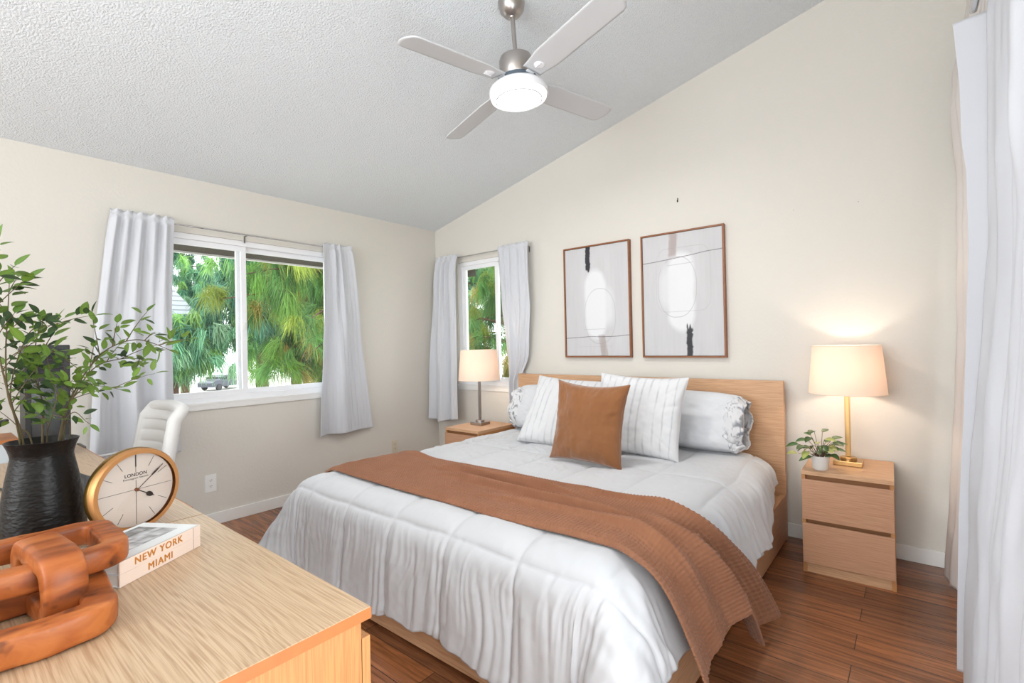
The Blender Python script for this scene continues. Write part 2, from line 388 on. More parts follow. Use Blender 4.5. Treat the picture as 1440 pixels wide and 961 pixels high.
# dark soffit of the roof overhang above both windows
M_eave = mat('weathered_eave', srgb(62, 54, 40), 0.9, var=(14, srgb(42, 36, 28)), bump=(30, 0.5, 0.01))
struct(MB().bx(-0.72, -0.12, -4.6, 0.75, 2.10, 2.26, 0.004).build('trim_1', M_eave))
struct(MB().bx(-0.745, -0.72, -4.6, 0.80, 2.085, 2.30).build('trim_2', M_trim))
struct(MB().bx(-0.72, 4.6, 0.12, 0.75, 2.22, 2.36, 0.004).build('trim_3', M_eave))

# ------------------------------------------------------------------ bed
BX0, BX1, BYF = 1.185, 3.32, -2.235
bed = thing('bed', 'wide light oak platform bed with tall flat headboard against the wall', 'bed', (2.2525, -1.1, 0))
def L(o, p): return (p[0]-o.location.x, p[1]-o.location.y, p[2]-o.location.z)
def inb(x0, x1, y0, y1, z0, z1): o = bed.location; return (x0-o.x, x1-o.x, y0-o.y, y1-o.y, z0, z1)
MB().bx(*inb(BX0, BX1, -0.095, -0.055, 0.0, 1.0), bevel=0.002).build('headboard', M_oak, bed)
for x in (BX0, BX1-0.035): MB().bx(*inb(x, x+0.035, BYF+0.03, -0.096, 0.012, 0.285), bevel=0.002).build('side_rail', M_oak_y, bed)
MB().bx(*inb(BX0, BX1, BYF, BYF+0.03, 0.012, 0.285), bevel=0.002).build('foot_rail', M_oak, bed)
b = MB()
for x in (BX0+0.05, BX1-0.1, 2.22):
    for y in (BYF+0.06, -1.2): MB().bx(*inb(x, x+0.05, y, y+0.05, 0.0, 0.24)).build('leg', M_black_m, bed)
MB().bx(*inb(BX0+0.037, BX1-0.037, BYF+0.032, -0.098, 0.24, 0.27)).build('slat_base', M_oak, bed)
M_sheetw = mat('white_cotton', srgb(226, 227, 230), 0.85, spec=0.15, bump=(300, 0.08, 0.001), sheen=0.1)
mt = MB().bx(*inb(1.29, 3.215, -2.19, -0.11, 0.272, 0.505), bevel=0.05, seg=5).build('mattress', M_sheetw, bed, smooth=60)

# ---- draping over the bed: sheet coordinates (a,b) in metres -> space
CX0, CX1, CY0, CY1 = 1.385, 3.125, -2.095, 0.5
TOPZ = 0.545
def drape(a, b, lift=0.0, top=TOPZ):
    qx = np.clip(a, CX0, CX1); qy = np.clip(b, CY0, CY1)
    ex, ey = a-qx, b-qy; d = np.sqrt(ex**2+ey**2); u = ex/(d+1e-9); v = ey/(d+1e-9)
    cor = 4*u*u*v*v
    R = 0.19*u*u + 0.135*v*v + 0.045*cor + lift
    lean = np.radians(23*u*u + 5*v*v + 20*cor)
    ph = np.minimum(d/np.maximum(R, 1e-3), PI/2-lean)
    rest = np.maximum(d-R*(PI/2-lean), 0)
    h = R*np.sin(ph)+rest*np.sin(lean); z = top+lift-R*(1-np.cos(ph))-rest*np.cos(lean)
    under = np.minimum(z-0.035, 0); z = np.where(z < 0.035, 0.035+0.0*z, z); h = h-under*0.7
    return np.stack([qx+u*h, qy+v*h, z], -1), d, u, v
ST = 0.0065
# comforter
aa = np.arange(CX0-0.43, CX1+0.43, ST); bb = np.arange(CY0-0.53, -0.26, ST)
A_, B_ = np.meshgrid(aa, bb, indexing='ij')
sa, sb = (A_-CX1)/0.43, 0
# the hem creeps up towards the pillows on both sides
fall = 1.0-0.42*smooth(B_, -0.95, -0.30)
Aw = np.where(A_ > CX1, CX1+(A_-CX1)*fall, np.where(A_ < CX0, CX0-(CX0-A_)*(1-0.72*smooth(B_, -1.1, -0.72)), A_))
hemx = 1+0.035*noise2(A_*9, A_*0, 3)+0.05*noise2(A_*3.1, A_*0+5, 4)
Bw = np.where(B_ < CY0, CY0-(CY0-B_)*hemx, B_)
Aw = np.where(A_ > CX1, CX1+(Aw-CX1)*(1+0.10*noise2(B_*5, B_*0, 8)), Aw)
P, D_, U_, V_ = drape(Aw, Bw)
N = -normals(P)
if N[len(aa)//2, len(bb)//2, 2] < 0: N = -N
sx = 0.355; da = np.abs(((A_-1.445)/sx+0.5) % 1.0-0.5)*sx
sy = 0.62; db = np.abs(((B_+2.215)/sy+0.5) % 1.0-0.5)*sy
puff = lambda q: 0.62*(1-np.exp(-q/0.012))+0.38*(1-np.exp(-q/0.07))
drop = smooth(D_, 0.05, 0.30); foot = V_**2*drop*(B_ < CY0); side = U_**2*drop
H = 0.017*puff(da)*puff(db)*(0.9+0.2*noise2(A_*5, B_*5, 21))
H += 0.004*fbm(A_*7, B_*7, 31)*(1-foot) + 0.0010*noise2(A_*50, B_*36, 35)
# gathered puckers falling from the foot seam
puck = np.abs(noise2(A_*24+0.7*noise2(A_*3, B_*4, 51), B_*2.0, 41))
puck2 = np.abs(noise2(A_*46+2.0*noise2(A_*4, B_*6, 52), B_*2.0, 44))
H -= foot*0.010*np.exp(-da/0.007)
H += foot*(0.014*(puck-0.15)+0.012*puck2*smooth(-D_, -0.50, -0.15)+0.012*(noise2(A_*5, B_*3, 45)+0.6))
H += foot*0.006*np.exp(-da/0.03)*noise2(A_*0, B_*30, 47)
# crumpled sides
H += side*(0.014*noise2(B_*10+2*noise2(A_*5, B_*3, 61), A_*4, 62)+0.008*noise2(B_*30, A_*10, 63))
H += side*(U_ > 0)*0.05*np.exp(-((B_+0.62)/0.22)**2)*smooth(-A_, -3.6, -3.2)
# small crease field near the pillows
cre = np.abs(noise2(A_*9+2*noise2(A_*4, B_*5, 70), B_*24+3*noise2(A_*6, B_*6, 71), 72))
H += 0.010*np.exp(-cre/0.10)*smooth(B_, -1.55, -1.3)*smooth(-A_, -2.75, -2.2)*(0.5+0.5*noise2(A_*5, B_*5, 73))
under_throw = smooth(B_, -2.10, -2.02)*smooth(-B_, 1.30, 1.42)*smooth(A_, CX0-0.25, CX0)
H = H*(1-0.75*under_throw*smooth(D_, 0.0, 0.1))-0.35*np.maximum(H, 0)*under_throw
P = P+N*H[..., None]
low = P[..., 2] < 0.30
P[..., 1] = np.where(low & (B_ < CY0) & (np.abs(P[..., 0]-2.25) < 1.08), np.minimum(P[..., 1], BYF-0.008), P[..., 1])
P[..., 2] = np.maximum(P[..., 2], 0.012)
M_comf = mat('white_comforter', srgb(197, 198, 201), 0.62, spec=0.3, bump=(260, 0.06, 0.001), sheen=0.2)
cf = sheet('comforter', P, 0.006, M_comf)
tag(cf, 'puffy white quilted comforter spread over the bed and hanging down its sides', 'comforter')

# rust throw blanket
BL = 0.0029
ta = np.arange(CX0-0.16, CX1+0.60, BL); tb = np.linspace(0, 1, 250)
TA, TB = np.meshgrid(ta, tb, indexing='ij')
dr = np.maximum(TA-CX1, 0)
b_out = -1.52+0.02*noise2(TA*2.5, TA*0, 81)+0.22*smooth(dr, 0.05, 0.60)+0.05*smooth(-TA, -1.7, -1.3)
b_in = -2.04+0.02*noise2(TA*3, TA*0+9, 82)-0.05*smooth(dr, 0.0, 0.18)+0.0*dr
BBc = b_in+(b_out-b_in)*TB
# hem line: lobes of different length
cutoff = 0.60-0.13*smooth(-TB, -0.60, -0.555)+0.05*smooth(-TB, -0.35, -0.1)-0.05*smooth(TB, 0.60, 0.72)*0+0.02*noise2(TB*4, TB*0, 85)-0.03*TB*0
AAc = np.where(TA > CX1, CX1+dr*(cutoff/0.60), TA)
AAc = np.where(TA < CX0, CX0-(CX0-TA)*(1+0.5*noise2(TB*3, TB*0, 87)), AAc)
P, D2, U2, V2 = drape(AAc, BBc, 0.036)
N = -normals(P)
if N[len(ta)//3, 100, 2] < 0: N = -N
s2 = TB*0.52
wav = lambda x, w: np.exp(-(x/w)**2)
H = 0.010*fbm(TA*2.5, s2*9, 90)
# long ridges along the throw, some cresting into folds
for (c0, sl_, am, w, x0, x1) in ((0.36, 0.10, 0.022, 0.020, 1.75, 2.9), (0.24, -0.05, 0.020, 0.016, 1.9, 3.3), (0.47, 0.0, 0.018, 0.018, 1.3, 1.8), (0.14, 0.05, 0.012, 0.02, 2.3, 3.6), (0.42, 0.06, 0.014, 0.018, 2.6, 3.6)):
    cen = c0+sl_*(TA-2.4)*0.4+0.02*noise2(TA*2, TA*0, 95)
    q_ = s2-cen; H += 2.0*am*np.exp(-(q_/np.where(q_ > 0, w*1.7, w*0.65))**2)*smooth(TA, x0, x0+0.3)*smooth(-TA, -x1, -x1+0.35)
H += smooth(dr, 0.0, 0.40)*(0.030*np.sin(TB*13+1.5)+0.030*np.abs(np.sin(TB*9-0.6)))
for c0, am, w in ((0.30, 0.030, 0.050), (0.56, 0.036, 0.055), (0.80, 0.020, 0.05)):
    q_ = TB-c0-0.05*noise2(TA*2.2, TA*0, 98); H += am*smooth(TA, CX1-0.30, CX1+0.25)*np.exp(-(q_/np.where(q_ > 0, w*2.2, w*1.0))**2)
H += 0.022*np.exp(-((TB-0.0)/0.06)**2)*smooth(dr, 0, 0.2)
WC = 0.0165
waf = np.abs(np.sin(PI*TA/WC))**0.8 * 0.0042 + np.abs(np.sin(PI*s2/WC))**0.8 * 0.0048
H += -waf+0.006
edge = np.minimum(TB, 1-TB)*0.52
H -= 0.018*np.exp(-edge/0.012)
P = P+N*H[..., None]
def rust_mat():
    m = mat('rust_waffle_knit', srgb(150, 104, 78), 0.95, spec=0.1, sheen=0.15, var=(9, srgb(134, 90, 66)), bump=(900, 0.3, 0.001)); return m
M_rust = rust_mat()
tag(sheet('throw_blanket', P, 0.007, M_rust), 'rust brown waffle knit throw laid across the foot of the bed', 'blanket')

# patterned sheet hem peeking out under the comforter on the right
def speckle_cloth(U, Vv, seed=0):
    base_ = np.array([0.68, 0.68, 0.69]); ink = np.array([0.16, 0.17, 0.2])
    f = np.abs(noise2(U*26, Vv*26, 200+seed)); g = np.abs(noise2(U*52, Vv*52, 210+seed)); k = noise2(U*9, Vv*9, 220+seed)
    w = np.clip((0.16-f)/0.08, 0, 1)*np.clip((k+0.5)*2, 0, 1)*0.85; w = np.maximum(w, np.clip((0.06-g)/0.05, 0, 1)*np.clip(-k*2+0.3, 0, 1)*0.6)
    return base_*(1-w[..., None])+ink*w[..., None]
M_print = attr_mat('floral_print_cotton', rough=0.85)
ya = np.linspace(-1.45, -0.85, 90); zb = np.linspace(0, 1, 26)
Y_, Z_ = np.meshgrid(ya, zb, indexing='ij')
X_ = 3.335+0.028*Z_+0.014*np.sin(Y_*38)*Z_+0.006*noise2(Y_*40, Z_*3, 5)
Pz = 0.34-Z_*(0.125+0.03*noise2(Y_*9, Y_*0, 6))
tag(sheet('patterned_bed_sheet', np.stack([X_, Y_, Pz], -1)[::-1], 0.003, M_print, attr=speckle_cloth(Y_*1.0, Z_*0.2)[::-1]),
    'white sheet with dark scribbled print peeking out under the comforter by the right bed rail', 'bed sheet')

# ------------------------------------------------------------------ pillows
def cushion(name, w, h, t, m, loc, rot, label, ear=0.07, rnd=0.0, seam_m=None, wr=0.006, seed=0, n=90, sag=0.0, attr=None, cat='pillow', pw=0.42, parent=None):
    u = np.sin(np.linspace(-1, 1, n)*PI/2); U, Vv = np.meshgrid(u, u, indexing='ij')
    X = w/2*U*(1-ear*(1-Vv**2)); Z = h/2*Vv*(1-ear*(1-U**2)*(1.0)); cr_ = 1-rnd*(np.abs(U*Vv)**2.2); X = X*cr_; Z = Z*cr_
    T = t/2*np.clip((1-U**2)*(1-Vv**2), 0, 1)**pw
    T = T*(1+0.18*(-Vv)*(1 if sag else 0.4))
    res = []
    for s in (-1, 1):
        W = wr*fbm(U*3+seed, Vv*3, 300+seed+s)*1.0
        rad = np.abs(noise2(np.arctan2(Vv, U)*5+seed, np.hypot(U, Vv)*1.2, 320+seed+s))
        W = W+wr*0.5*fbm(U*9+seed, Vv*6, 340+seed+s)+wr*1.3*rad*smooth(np.maximum(abs(U), abs(Vv)), 0.45, 0.95)
        Y = s*(T+W*np.clip(T/(t/2)*2.5, 0, 1))
        res.append(np.stack([X, Y, Z], -1))
    a = n
    V = np.concatenate([res[0].reshape(-1, 3), res[1].reshape(-1, 3)])
    F = np.concatenate([grid_faces(a, a, 0, True), grid_faces(a, a, a*a)])
    ring = np.concatenate([np.arange(a), np.arange(1, a)*a+a-1, (a-1)*a+np.arange(a-2, -1, -1), np.arange(a-2, 0, -1)*a])
    V[ring+a*a] = V[ring]
    V[:, 2] += h/2
    V[:, 2] = np.where(V[:, 2] < 0.03, V[:, 2]*0.6+0.012, V[:, 2])
    C = None
    if attr is not None:
        c = attr(X, Z); C = np.concatenate([c.reshape(-1, 3)]*2)
    o = from_arrays(name, V, F, m, parent, True, loc, rot, C)
    if label: tag(o, label, cat)
    # piped seam round the rim
    ed = res[0].reshape(-1, 3)[ring].copy(); ed[:, 2] += h/2; ed[:, 2] = np.where(ed[:, 2] < 0.03, ed[:, 2]*0.6+0.012, ed[:, 2])
    MB().tube([Vector(p) for p in ed[::3]], 0.0028, 6, closed=True).build('seam', seam_m or m, o, smooth=60)
    return o
BT = TOPZ+0.012
def velvet():
    return mat('brown_velvet', srgb(142, 96, 62), 0.95, spec=0.08, sheen=0.5, var=(7, srgb(122, 78, 46)))
M_velvet = velvet()
def stripes(X, Z):
    base_ = np.array([0.64, 0.64, 0.65]); ink = np.array([0.27, 0.28, 0.32]); p = 0.052
    k = ((X+0.5) % p)/p; k2 = ((X+0.5+p*0.16) % p)/p
    w = np.exp(-((k-0.5)/0.055)**2)*0.6*(0.75+0.25*noise2(Z*60, X*20, 9))
    return base_*(1-w[..., None])+ink*w[..., None]
M_stripe = attr_mat('striped_cotton', rough=0.85)
rd = math.radians
M_case = mat('white_pillowcase', srgb(212, 213, 216), 0.85, spec=0.15, sheen=0.1)
# sleeping pillows leaning on the headboard
def sleeper(loc, rot, label, ruffle_side, seed):
    o = cushion('bed_pillow', 0.66, 0.39, 0.23, M_case, loc, rot, label, ear=0.0, rnd=0.10, wr=0.010, seed=seed, sag=1, pw=0.36)
    s = ruffle_side; n1, n2 = 120, 24
    tt = np.linspace(0, 2*PI, n1); kk = np.linspace(0, 1, n2); T_, K_ = np.meshgrid(tt, kk, indexing='ij')
    rz = 0.175*(1+0.03*np.sin(T_*5+1)*K_)*np.sign(np.sin(T_))*np.abs(np.sin(T_))**0.8; ry = 0.088*(1+0.10*K_*np.sin(T_*6))*np.cos(T_)
    grow = 0.88+0.12*np.sin(np.minimum(K_*2.2, 1)*PI/2)-0.45*np.maximum(K_-0.6, 0)
    Xr = s*(0.24+0.115*K_+0.008*np.sin(T_*6)*K_)
    Pn = np.stack([Xr, ry*grow*1.15+0.008*noise2(T_*6, K_*5, seed), np.maximum(0.190+rz*grow+0.010*noise2(T_*8, K_*4, seed+2), 0.012)], -1)
    if s < 0: Pn = Pn[::-1]
    r = sheet('patterned_cuff', Pn, 0.003, M_print, o, attr=speckle_cloth(T_*0.30, K_*0.20+seed, seed))
    r['label'] = 'cuff with dark scribbled print'
    return o
sleeper((2.80, -0.34, BT-0.005), (rd(-16), 0, rd(-3)), 'plump white pillow with printed cuff, at the right end of the headboard', 1, 3)
sleeper((1.66, -0.33, BT-0.005), (rd(-18), 0, rd(4)), 'plump white pillow leaning at the left end of the headboard behind a striped one', -1, 5)
cushion('striped_pillow', 0.61, 0.525, 0.17, M_stripe, (2.57, -0.70, BT-0.012), (rd(-17), rd(1.5), rd(-2)), 'square white pillow with thin grey stripes, right of the brown velvet cushion', seed=11, attr=stripes, seam_m=M_case, ear=0.075, wr=0.008)
cushion('striped_pillow', 0.60, 0.55, 0.17, M_stripe, (2.02, -0.78, BT-0.012), (rd(-33), rd(3), rd(4)), 'square white pillow with thin grey stripes, left of the brown velvet cushion', seed=17, attr=stripes, seam_m=M_case, ear=0.075, wr=0.008)
cushion('velvet_cushion', 0.475, 0.49, 0.17, M_velvet, (2.46, -1.09, BT-0.006), (rd(-12), rd(2), rd(2)), 'square caramel brown velvet cushion standing in front of the striped pillows', seed=23, ear=0.12, wr=0.008, cat='cushion')

# ------------------------------------------------------------------ nightstands
def nightstand(loc, rz, label):
    r = thing('nightstand', label, 'nightstand', loc, (0, 0, rz), 'nightstands')
    w, d, h = 0.40, 0.48, 0.55
    MB().bx(0, w, 0, d, h-0.022, h, 0.0015).build('top', M_oak, r)
    MB().bx(0.0, 0.018, 0.006, d, 0, h-0.022, 0.001).build('side_panel', M_oak_z, r)
    MB().bx(w-0.018, w, 0.006, d, 0, h-0.022, 0.001).build('side_panel', M_oak_z, r)
    MB().bx(0.018, w-0.018, 0.03, d-0.01, 0.05, h-0.022).build('carcass', M_dark_gap, r)
    MB().bx(0.018, w-0.018, 0.012, 0.028, 0.0, 0.055, 0.001).build('plinth', M_oak, r)
    for z0, z1 in ((0.056, 0.268), (0.290, 0.505)):
        MB().bx(0.002, w-0.002, -0.006, 0.0085, z0, z1, 0.0015).build('drawer', M_oak_red, r)
    return r
nightstand((3.472, -0.50, 0), rd(1.6), 'two-drawer oak nightstand to the right of the bed, under the brass lamp')
nightstand((0.762, -0.61, 0), 0, 'two-drawer oak nightstand in the corner left of the bed, under the silver lamp')

# ------------------------------------------------------------------ table lamps
def shade_mat():
    m = bpy.data.materials.new('linen_shade'); m.use_nodes = True
    n = m.node_tree.nodes; l = m.node_tree.links; b = n['Principled BSDF']
    b.inputs['Base Color'].default_value = srgb(248, 236, 222); b.inputs['Roughness'].default_value = 0.9
    t = n.new('ShaderNodeBsdfTranslucent'); t.inputs['Color'].default_value = srgb(244, 226, 212)
    ms = n.new('ShaderNodeMixShader'); ms.inputs[0].default_value = 0.34
    l.new(b.outputs[0], ms.inputs[1]); l.new(t.outputs[0], ms.inputs[2]); l.new(ms.outputs[0], n['Material Output'].inputs['Surface'])
    return m
M_shade = shade_mat()
M_bulb = mat('bulb_glass', srgb(255, 240, 215), 0.4)
M_bulb.node_tree.nodes['Principled BSDF'].inputs['Emission Color'].default_value = (1.0, 0.86, 0.68, 1)
M_bulb.node_tree.nodes['Principled BSDF'].inputs['Emission Strength'].default_value = 1.5
def table_lamp(loc, rz, metal, label, power, clr=(1.0, 0.84, 0.70)):
    r = thing('table_lamp', label, 'lamp', loc, (0, 0, rz), 'table lamps')
    MB().box((0, 0, 0.0125), (0.135, 0.115, 0.024), bevel=0.002).build('base', metal, r)
    MB().lathe([(0, 0.0246), (0.040, 0.0246), (0.040, 0.040), (0.036, 0.044), (0, 0.044)], 36).build('collar', metal, r, smooth=40)
    b = MB(); b.box((0, 0, 0.235), (0.020, 0.020, 0.38), bevel=0.002); b.box((0, 0, 0.235), (0.0275, 0.011, 0.38), bevel=0.001); b.build('pole', metal, r)
    zb, zt, rb, rt_ = 0.400, 0.672, 0.187, 0.163
    MB().lathe([(rb, zb), (rt_, zt), (rt_-0.0015, zt), (rb-0.0015, zb)], 72, close=True).build('lamp_shade', M_shade, r, smooth=60)
    mrim = mat('shade_trim', srgb(238, 222, 200), 0.8)
    for zz, rr in ((zb+0.002, rb), (zt-0.002, rt_)):
        MB().tube([(rr*math.cos(q), rr*math.sin(q), zz) for q in np.linspace(0, 2*PI, 60, endpoint=False)], 0.0022, 6, closed=True).build('shade_rim', mrim, r)
    g = MB()
    for k in range(3):
        q = 2*PI*k/3+0.4; g.tube([(0, 0, zt-0.02), (rt_*0.99*math.cos(q), rt_*0.99*math.sin(q), zt-0.004)], 0.0015, 6)
    g.build('shade_spider', metal, r)
    MB().lathe([(0, 0.424), (0.014, 0.424), (0.014, 0.47), (0, 0.47)], 20).build('socket', metal, r, smooth=40)
    MB().lathe([(0, 0.470), (0.013, 0.470), (0.015, 0.478), (0.012, 0.486), (0, 0.488)], 24).build('bulb', M_bulb, r, smooth=60)
    ld = bpy.data.lights.new('lamp_light', 'POINT'); ld.energy = power; ld.color = clr; ld.shadow_soft_size = 0.028
    lo = bpy.data.objects.new('lamp_light', ld); COL.objects.link(lo); lo.parent = r; lo.location = (0, 0, 0.528)
    return r
table_lamp((3.662, -0.215, 0.551), rd(0), M_brass, 'brass table lamp with white drum shade on the right nightstand', 3.0)
table_lamp((0.925, -0.335, 0.551), rd(0), M_nickel, 'silver table lamp with white drum shade on the left nightstand, before the window', 1.9)
cord = [(3.40, -0.03, 0.20), (3.43, -0.03, 0.235), (3.455, -0.028, 0.30), (3.49, -0.026, 0.40), (3.58, -0.022, 0.47), (3.66, -0.012, 0.545)]
tag(MB().tube(cord, 0.003, 8).build('lamp_cord', mat('clear_cord', srgb(150, 138, 118), 0.5), smooth=60), 'thin lamp cord on the wall between bed and right nightstand', 'cord')

# ------------------------------------------------------------------ small plant
M_leaf_dk = attr_mat('peperomia_leaf', rough=0.4, spec=0.5, trans=0.15)
def leaf_arrays(base_p, direction, upv, ln, wd, c_edge, c_mid, fold=0.18, droop=0.25, nu=7, nv=5):
    d = Vector(direction).normalized(); upv = Vector(upv); s = d.cross(upv).normalized(); n = s.cross(d).normalized()
    Vs = []; Cs = []
    for i in range(nu):
        t = i/(nu-1); wv = wd*math.sin(PI*min(t**0.8, 1.0))**0.8 if 0 < t < 1 else 0.0006
        for j in range(nv):
            q = -1+2*j/(nv-1)
            p = Vector(base_p)+d*(ln*t)+s*(q*wv/2)+n*(abs(q)*wv*fold-droop*ln*t*t)
            Vs.append(p[:]); k = abs(q); Cs.append([c_mid[x]*(1-k)+c_edge[x]*k for x in range(3)])
    return Vs, Cs
def foliage(name, specs, m, parent, nu=7, nv=5):
    V = []; C = []; F = []
    for sp in specs:
        o = len(V); v, c = leaf_arrays(*sp, nu=nu, nv=nv); V += v; C += c; F += (grid_faces(nu, nv, o)).tolist()
    return from_arrays(name, np.array(V), np.array(F), m, parent, True, attr=np.array(C))
pp = thing('potted_plant', 'small leafy plant in a white pot on the right nightstand', 'plant', (3.553, -0.425, 0.551))
MB().lathe([(0, 0), (0.034, 0), (0.037, 0.004), (0.046, 0.075), (0.043, 0.075), (0.035, 0.01), (0.03, 0.066), (0, 0.066)], 40).build('pot', mat('white_ceramic', srgb(232, 230, 226), 0.3), pp, smooth=40)
st = MB(); sp = []
rr = random.Random(5)
for k in range(34):
    q = rr.uniform(0, 2*PI); el = rr.uniform(0.1, 1.35); R_ = rr.uniform(0.05, 0.115)
    tip = Vector((math.cos(q)*R_*math.cos(el)*1.05-0.012, math.sin(q)*R_*math.cos(el)*0.8, 0.085+R_*math.sin(el)*1.15))
    if k < 4: tip = Vector(((-0.10, 0.085, -0.03, 0.03)[k], (-0.02, -0.01, -0.055, -0.05)[k], (0.075, 0.11, 0.075, 0.08)[k]))
    b0 = Vector((0.012*math.cos(q), 0.012*math.sin(q), 0.062)); mid = (b0+tip)/2+Vector((0, 0, 0.02))
    st.tube([b0, mid, tip], 0.0013, 5)
    d = Vector((math.cos(q), math.sin(q)*0.9-0.25, rr.uniform(-0.35, 0.35)))
    ln = rr.uniform(0.048, 0.070); g = rr.uniform(0.7, 1.2)
    if rr.random() < 0.25: ce, cm = (0.35*g, 0.40*g, 0.10*g), (0.45*g, 0.48*g, 0.16*g)
    else: ce, cm = (0.03*g, 0.085*g, 0.018*g), (0.11*g, 0.20*g, 0.06*g)
    if k < 4: ln = 0.07
    sp.append((tip[:], d[:], (0, -0.35, 1), ln, ln*0.58, ce, cm))
st.build('stem', mat('plant_stem', srgb(92, 70, 44), 0.7), pp)
foliage('foliage', sp, M_leaf_dk, pp)

# ------------------------------------------------------------------ pictures
def canvas(nx, nz, fn, w, h, m, parent, y=0.0):
    xs = np.linspace(0, 1, nx); zs = np.linspace(0, 1, nz); X, Z = np.meshgrid(xs, zs, indexing='ij')
    C = fn(X, Z); P_ = np.stack([X*w, np.full_like(X, y), Z*h], -1)
    return sheet('canvas', P_, 0.004, m, parent, attr=C)
def over(C, col, w): return C*(1-w[..., None])+np.array(col)*w[..., None]
def rbox(X, Z, cx, cz_, hw, hh, r, e):
    qx = np.abs(X-cx)-hw+r; qz = np.abs(Z-cz_)-hh+r
    d = np.hypot(np.maximum(qx, 0), np.maximum(qz, 0))+np.minimum(np.maximum(qx, qz), 0)-r
    return np.clip(0.5-d/e, 0, 1), d
def line(d, w): return np.clip(1-np.abs(d)/w, 0, 1)
GR = (0.56, 0.555, 0.565)
def ground(X, Z):
    C = np.ones(X.shape+(3,))*np.array(GR); C = C*(1+0.05*fbm(X*7, Z*3, 401)+0.02*noise2(X*60, Z*6, 402))[..., None]; return C
def art_left(X, Z):
    C = ground(X, Z); j = 0.012*fbm(X*8, Z*10, 410)
    w, _ = rbox(X+j, Z+j, 0.49, 0.47, 0.165, 0.31, 0.15, 0.05); C = over(C, (0.74, 0.745, 0.765), w*0.9)
    w, _ = rbox(X+j, Z, 0.66, 0.44, 0.11, 0.16, 0.1, 0.1); C = over(C, (0.72, 0.725, 0.745), w*0.7)
    _, d = rbox(X, Z, 0.555, 0.36, 0.24, 0.25, 0.22, 1); C = over(C, (0.36, 0.35, 0.36), line(d, 0.0045)*0.7)
    _, d = rbox(X, Z, 0.47, 0.145, 0.30, 0.06, 0.06, 1); C = over(C, (0.46, 0.45, 0.46), line(d, 0.004)*0.5*(Z < 0.16))
    C = over(C, (0.4, 0.4, 0.41), line(Z-0.243, 0.004)*(X > 0.3)*(X < 0.64)*0.7)
    jj = 0.008*noise2(Z*70, X*8, 415)
    w = smooth(X+jj, 0.335, 0.35)*smooth(-(X+jj), -0.425, -0.41)*smooth(Z+0.03*noise2(X*60, Z*4, 416), 0.785, 0.80); C = over(C, (0.022, 0.022, 0.028), w*0.96)
    x0 = 0.60-0.25*(Z-0.1); w = smooth(X+jj*0.5, x0-0.065, x0-0.04)*smooth(-(X+jj*0.5), -(x0+0.065), -(x0+0.04))*smooth(-Z, -0.20, -0.175); C = over(C, (0.36, 0.30, 0.28), w*0.8*(0.8+0.2*noise2(X*70, Z*3, 417)))
    C = over(C, (0.06, 0.05, 0.055), line(Z-(0.168+0.012*X+0.004*noise2(X*5, X*0, 418)), 0.0045)*0.95); return np.clip(C, 0, 1)
def art_right(X, Z):
    C = ground(X, Z); j = 0.012*fbm(X*8, Z*10, 430)
    w, _ = rbox(X+j, Z+j, 0.50, 0.52, 0.165, 0.32, 0.15, 0.05); C = over(C, (0.74, 0.745, 0.765), w*0.9)
    w, _ = rbox(X+j, Z, 0.33, 0.55, 0.11, 0.16, 0.1, 0.1); C = over(C, (0.70, 0.705, 0.725), w*0.6)
    _, d = rbox(X, Z, 0.445, 0.56, 0.245, 0.245, 0.22, 1); C = over(C, (0.34, 0.33, 0.34), line(d, 0.0045)*0.7*(X+Z*0.3 < 0.98)*((Z < 0.72) | (X > 0.3)))
    _, d = rbox(X, Z, 0.52, 0.62, 0.34, 0.26, 0.12, 1); C = over(C, (0.40, 0.39, 0.40), line(d, 0.004)*0.55*(Z > 0.35))
    C = over(C, (0.36, 0.35, 0.36), line(Z-(0.735+0.02*X), 0.004)*(X > 0.33)*(X < 0.66)*0.7)
    jj = 0.008*noise2(Z*70, X*8, 435)
    x0 = 0.40-0.12*(0.9-Z); w = smooth(X+jj*0.5, x0-0.065, x0-0.035)*smooth(-(X+jj*0.5), -(x0+0.065), -(x0+0.035))*smooth(Z, 0.795, 0.83); C = over(C, (0.36, 0.295, 0.275), w*0.8*(0.8+0.2*noise2(X*70, Z*3, 437)))
    w = smooth(X+jj, 0.545, 0.565)*smooth(-(X+jj), -0.64, -0.62)*smooth(-(Z+0.03*noise2(X*60, Z*4, 436)), -0.245, -0.225); C = over(C, (0.03, 0.03, 0.036), w*0.95)
    C = over(C, (0.06, 0.05, 0.055), line(Z-(0.775+0.055*X+0.004*noise2(X*5, X*0, 438)), 0.0045)*0.95); return np.clip(C, 0, 1)
M_canvas = attr_mat('painted_canvas', rough=0.75, spec=0.25)
M_frame = mat('walnut_frame', srgb(150, 92, 52), 0.45, var=(20, srgb(118, 70, 38)))
for nm, x, lab, fn in (('left', 1.657, 'tall framed abstract with black stroke at its top, left of the pair', art_left), ('right', 2.360, 'tall framed abstract with black stroke at its bottom, right of the pair', art_right)):
    w, z0, z1 = 0.608, 1.145, 2.068; h = z1-z0
    r = thing('framed_picture', lab, 'picture', (x, -0.036, z0), (0, 0, 0), 'abstract pair above the bed')
    b = MB(); e = 0.012
    b.bx(0, w, 0, 0.035, 0, e, 0.001); b.bx(0, w, 0, 0.035, h-e, h, 0.001); b.bx(0, e, 0, 0.035, e, h-e, 0.001); b.bx(w-e, w, 0, 0.035, e, h-e, 0.001)
    b.build('frame', M_frame, r)
    c = canvas(240, 360, fn, w-2*e-0.004, h-2*e-0.004, M_canvas, r, 0.0); c.location = (e+0.002, 0.008, e+0.002)
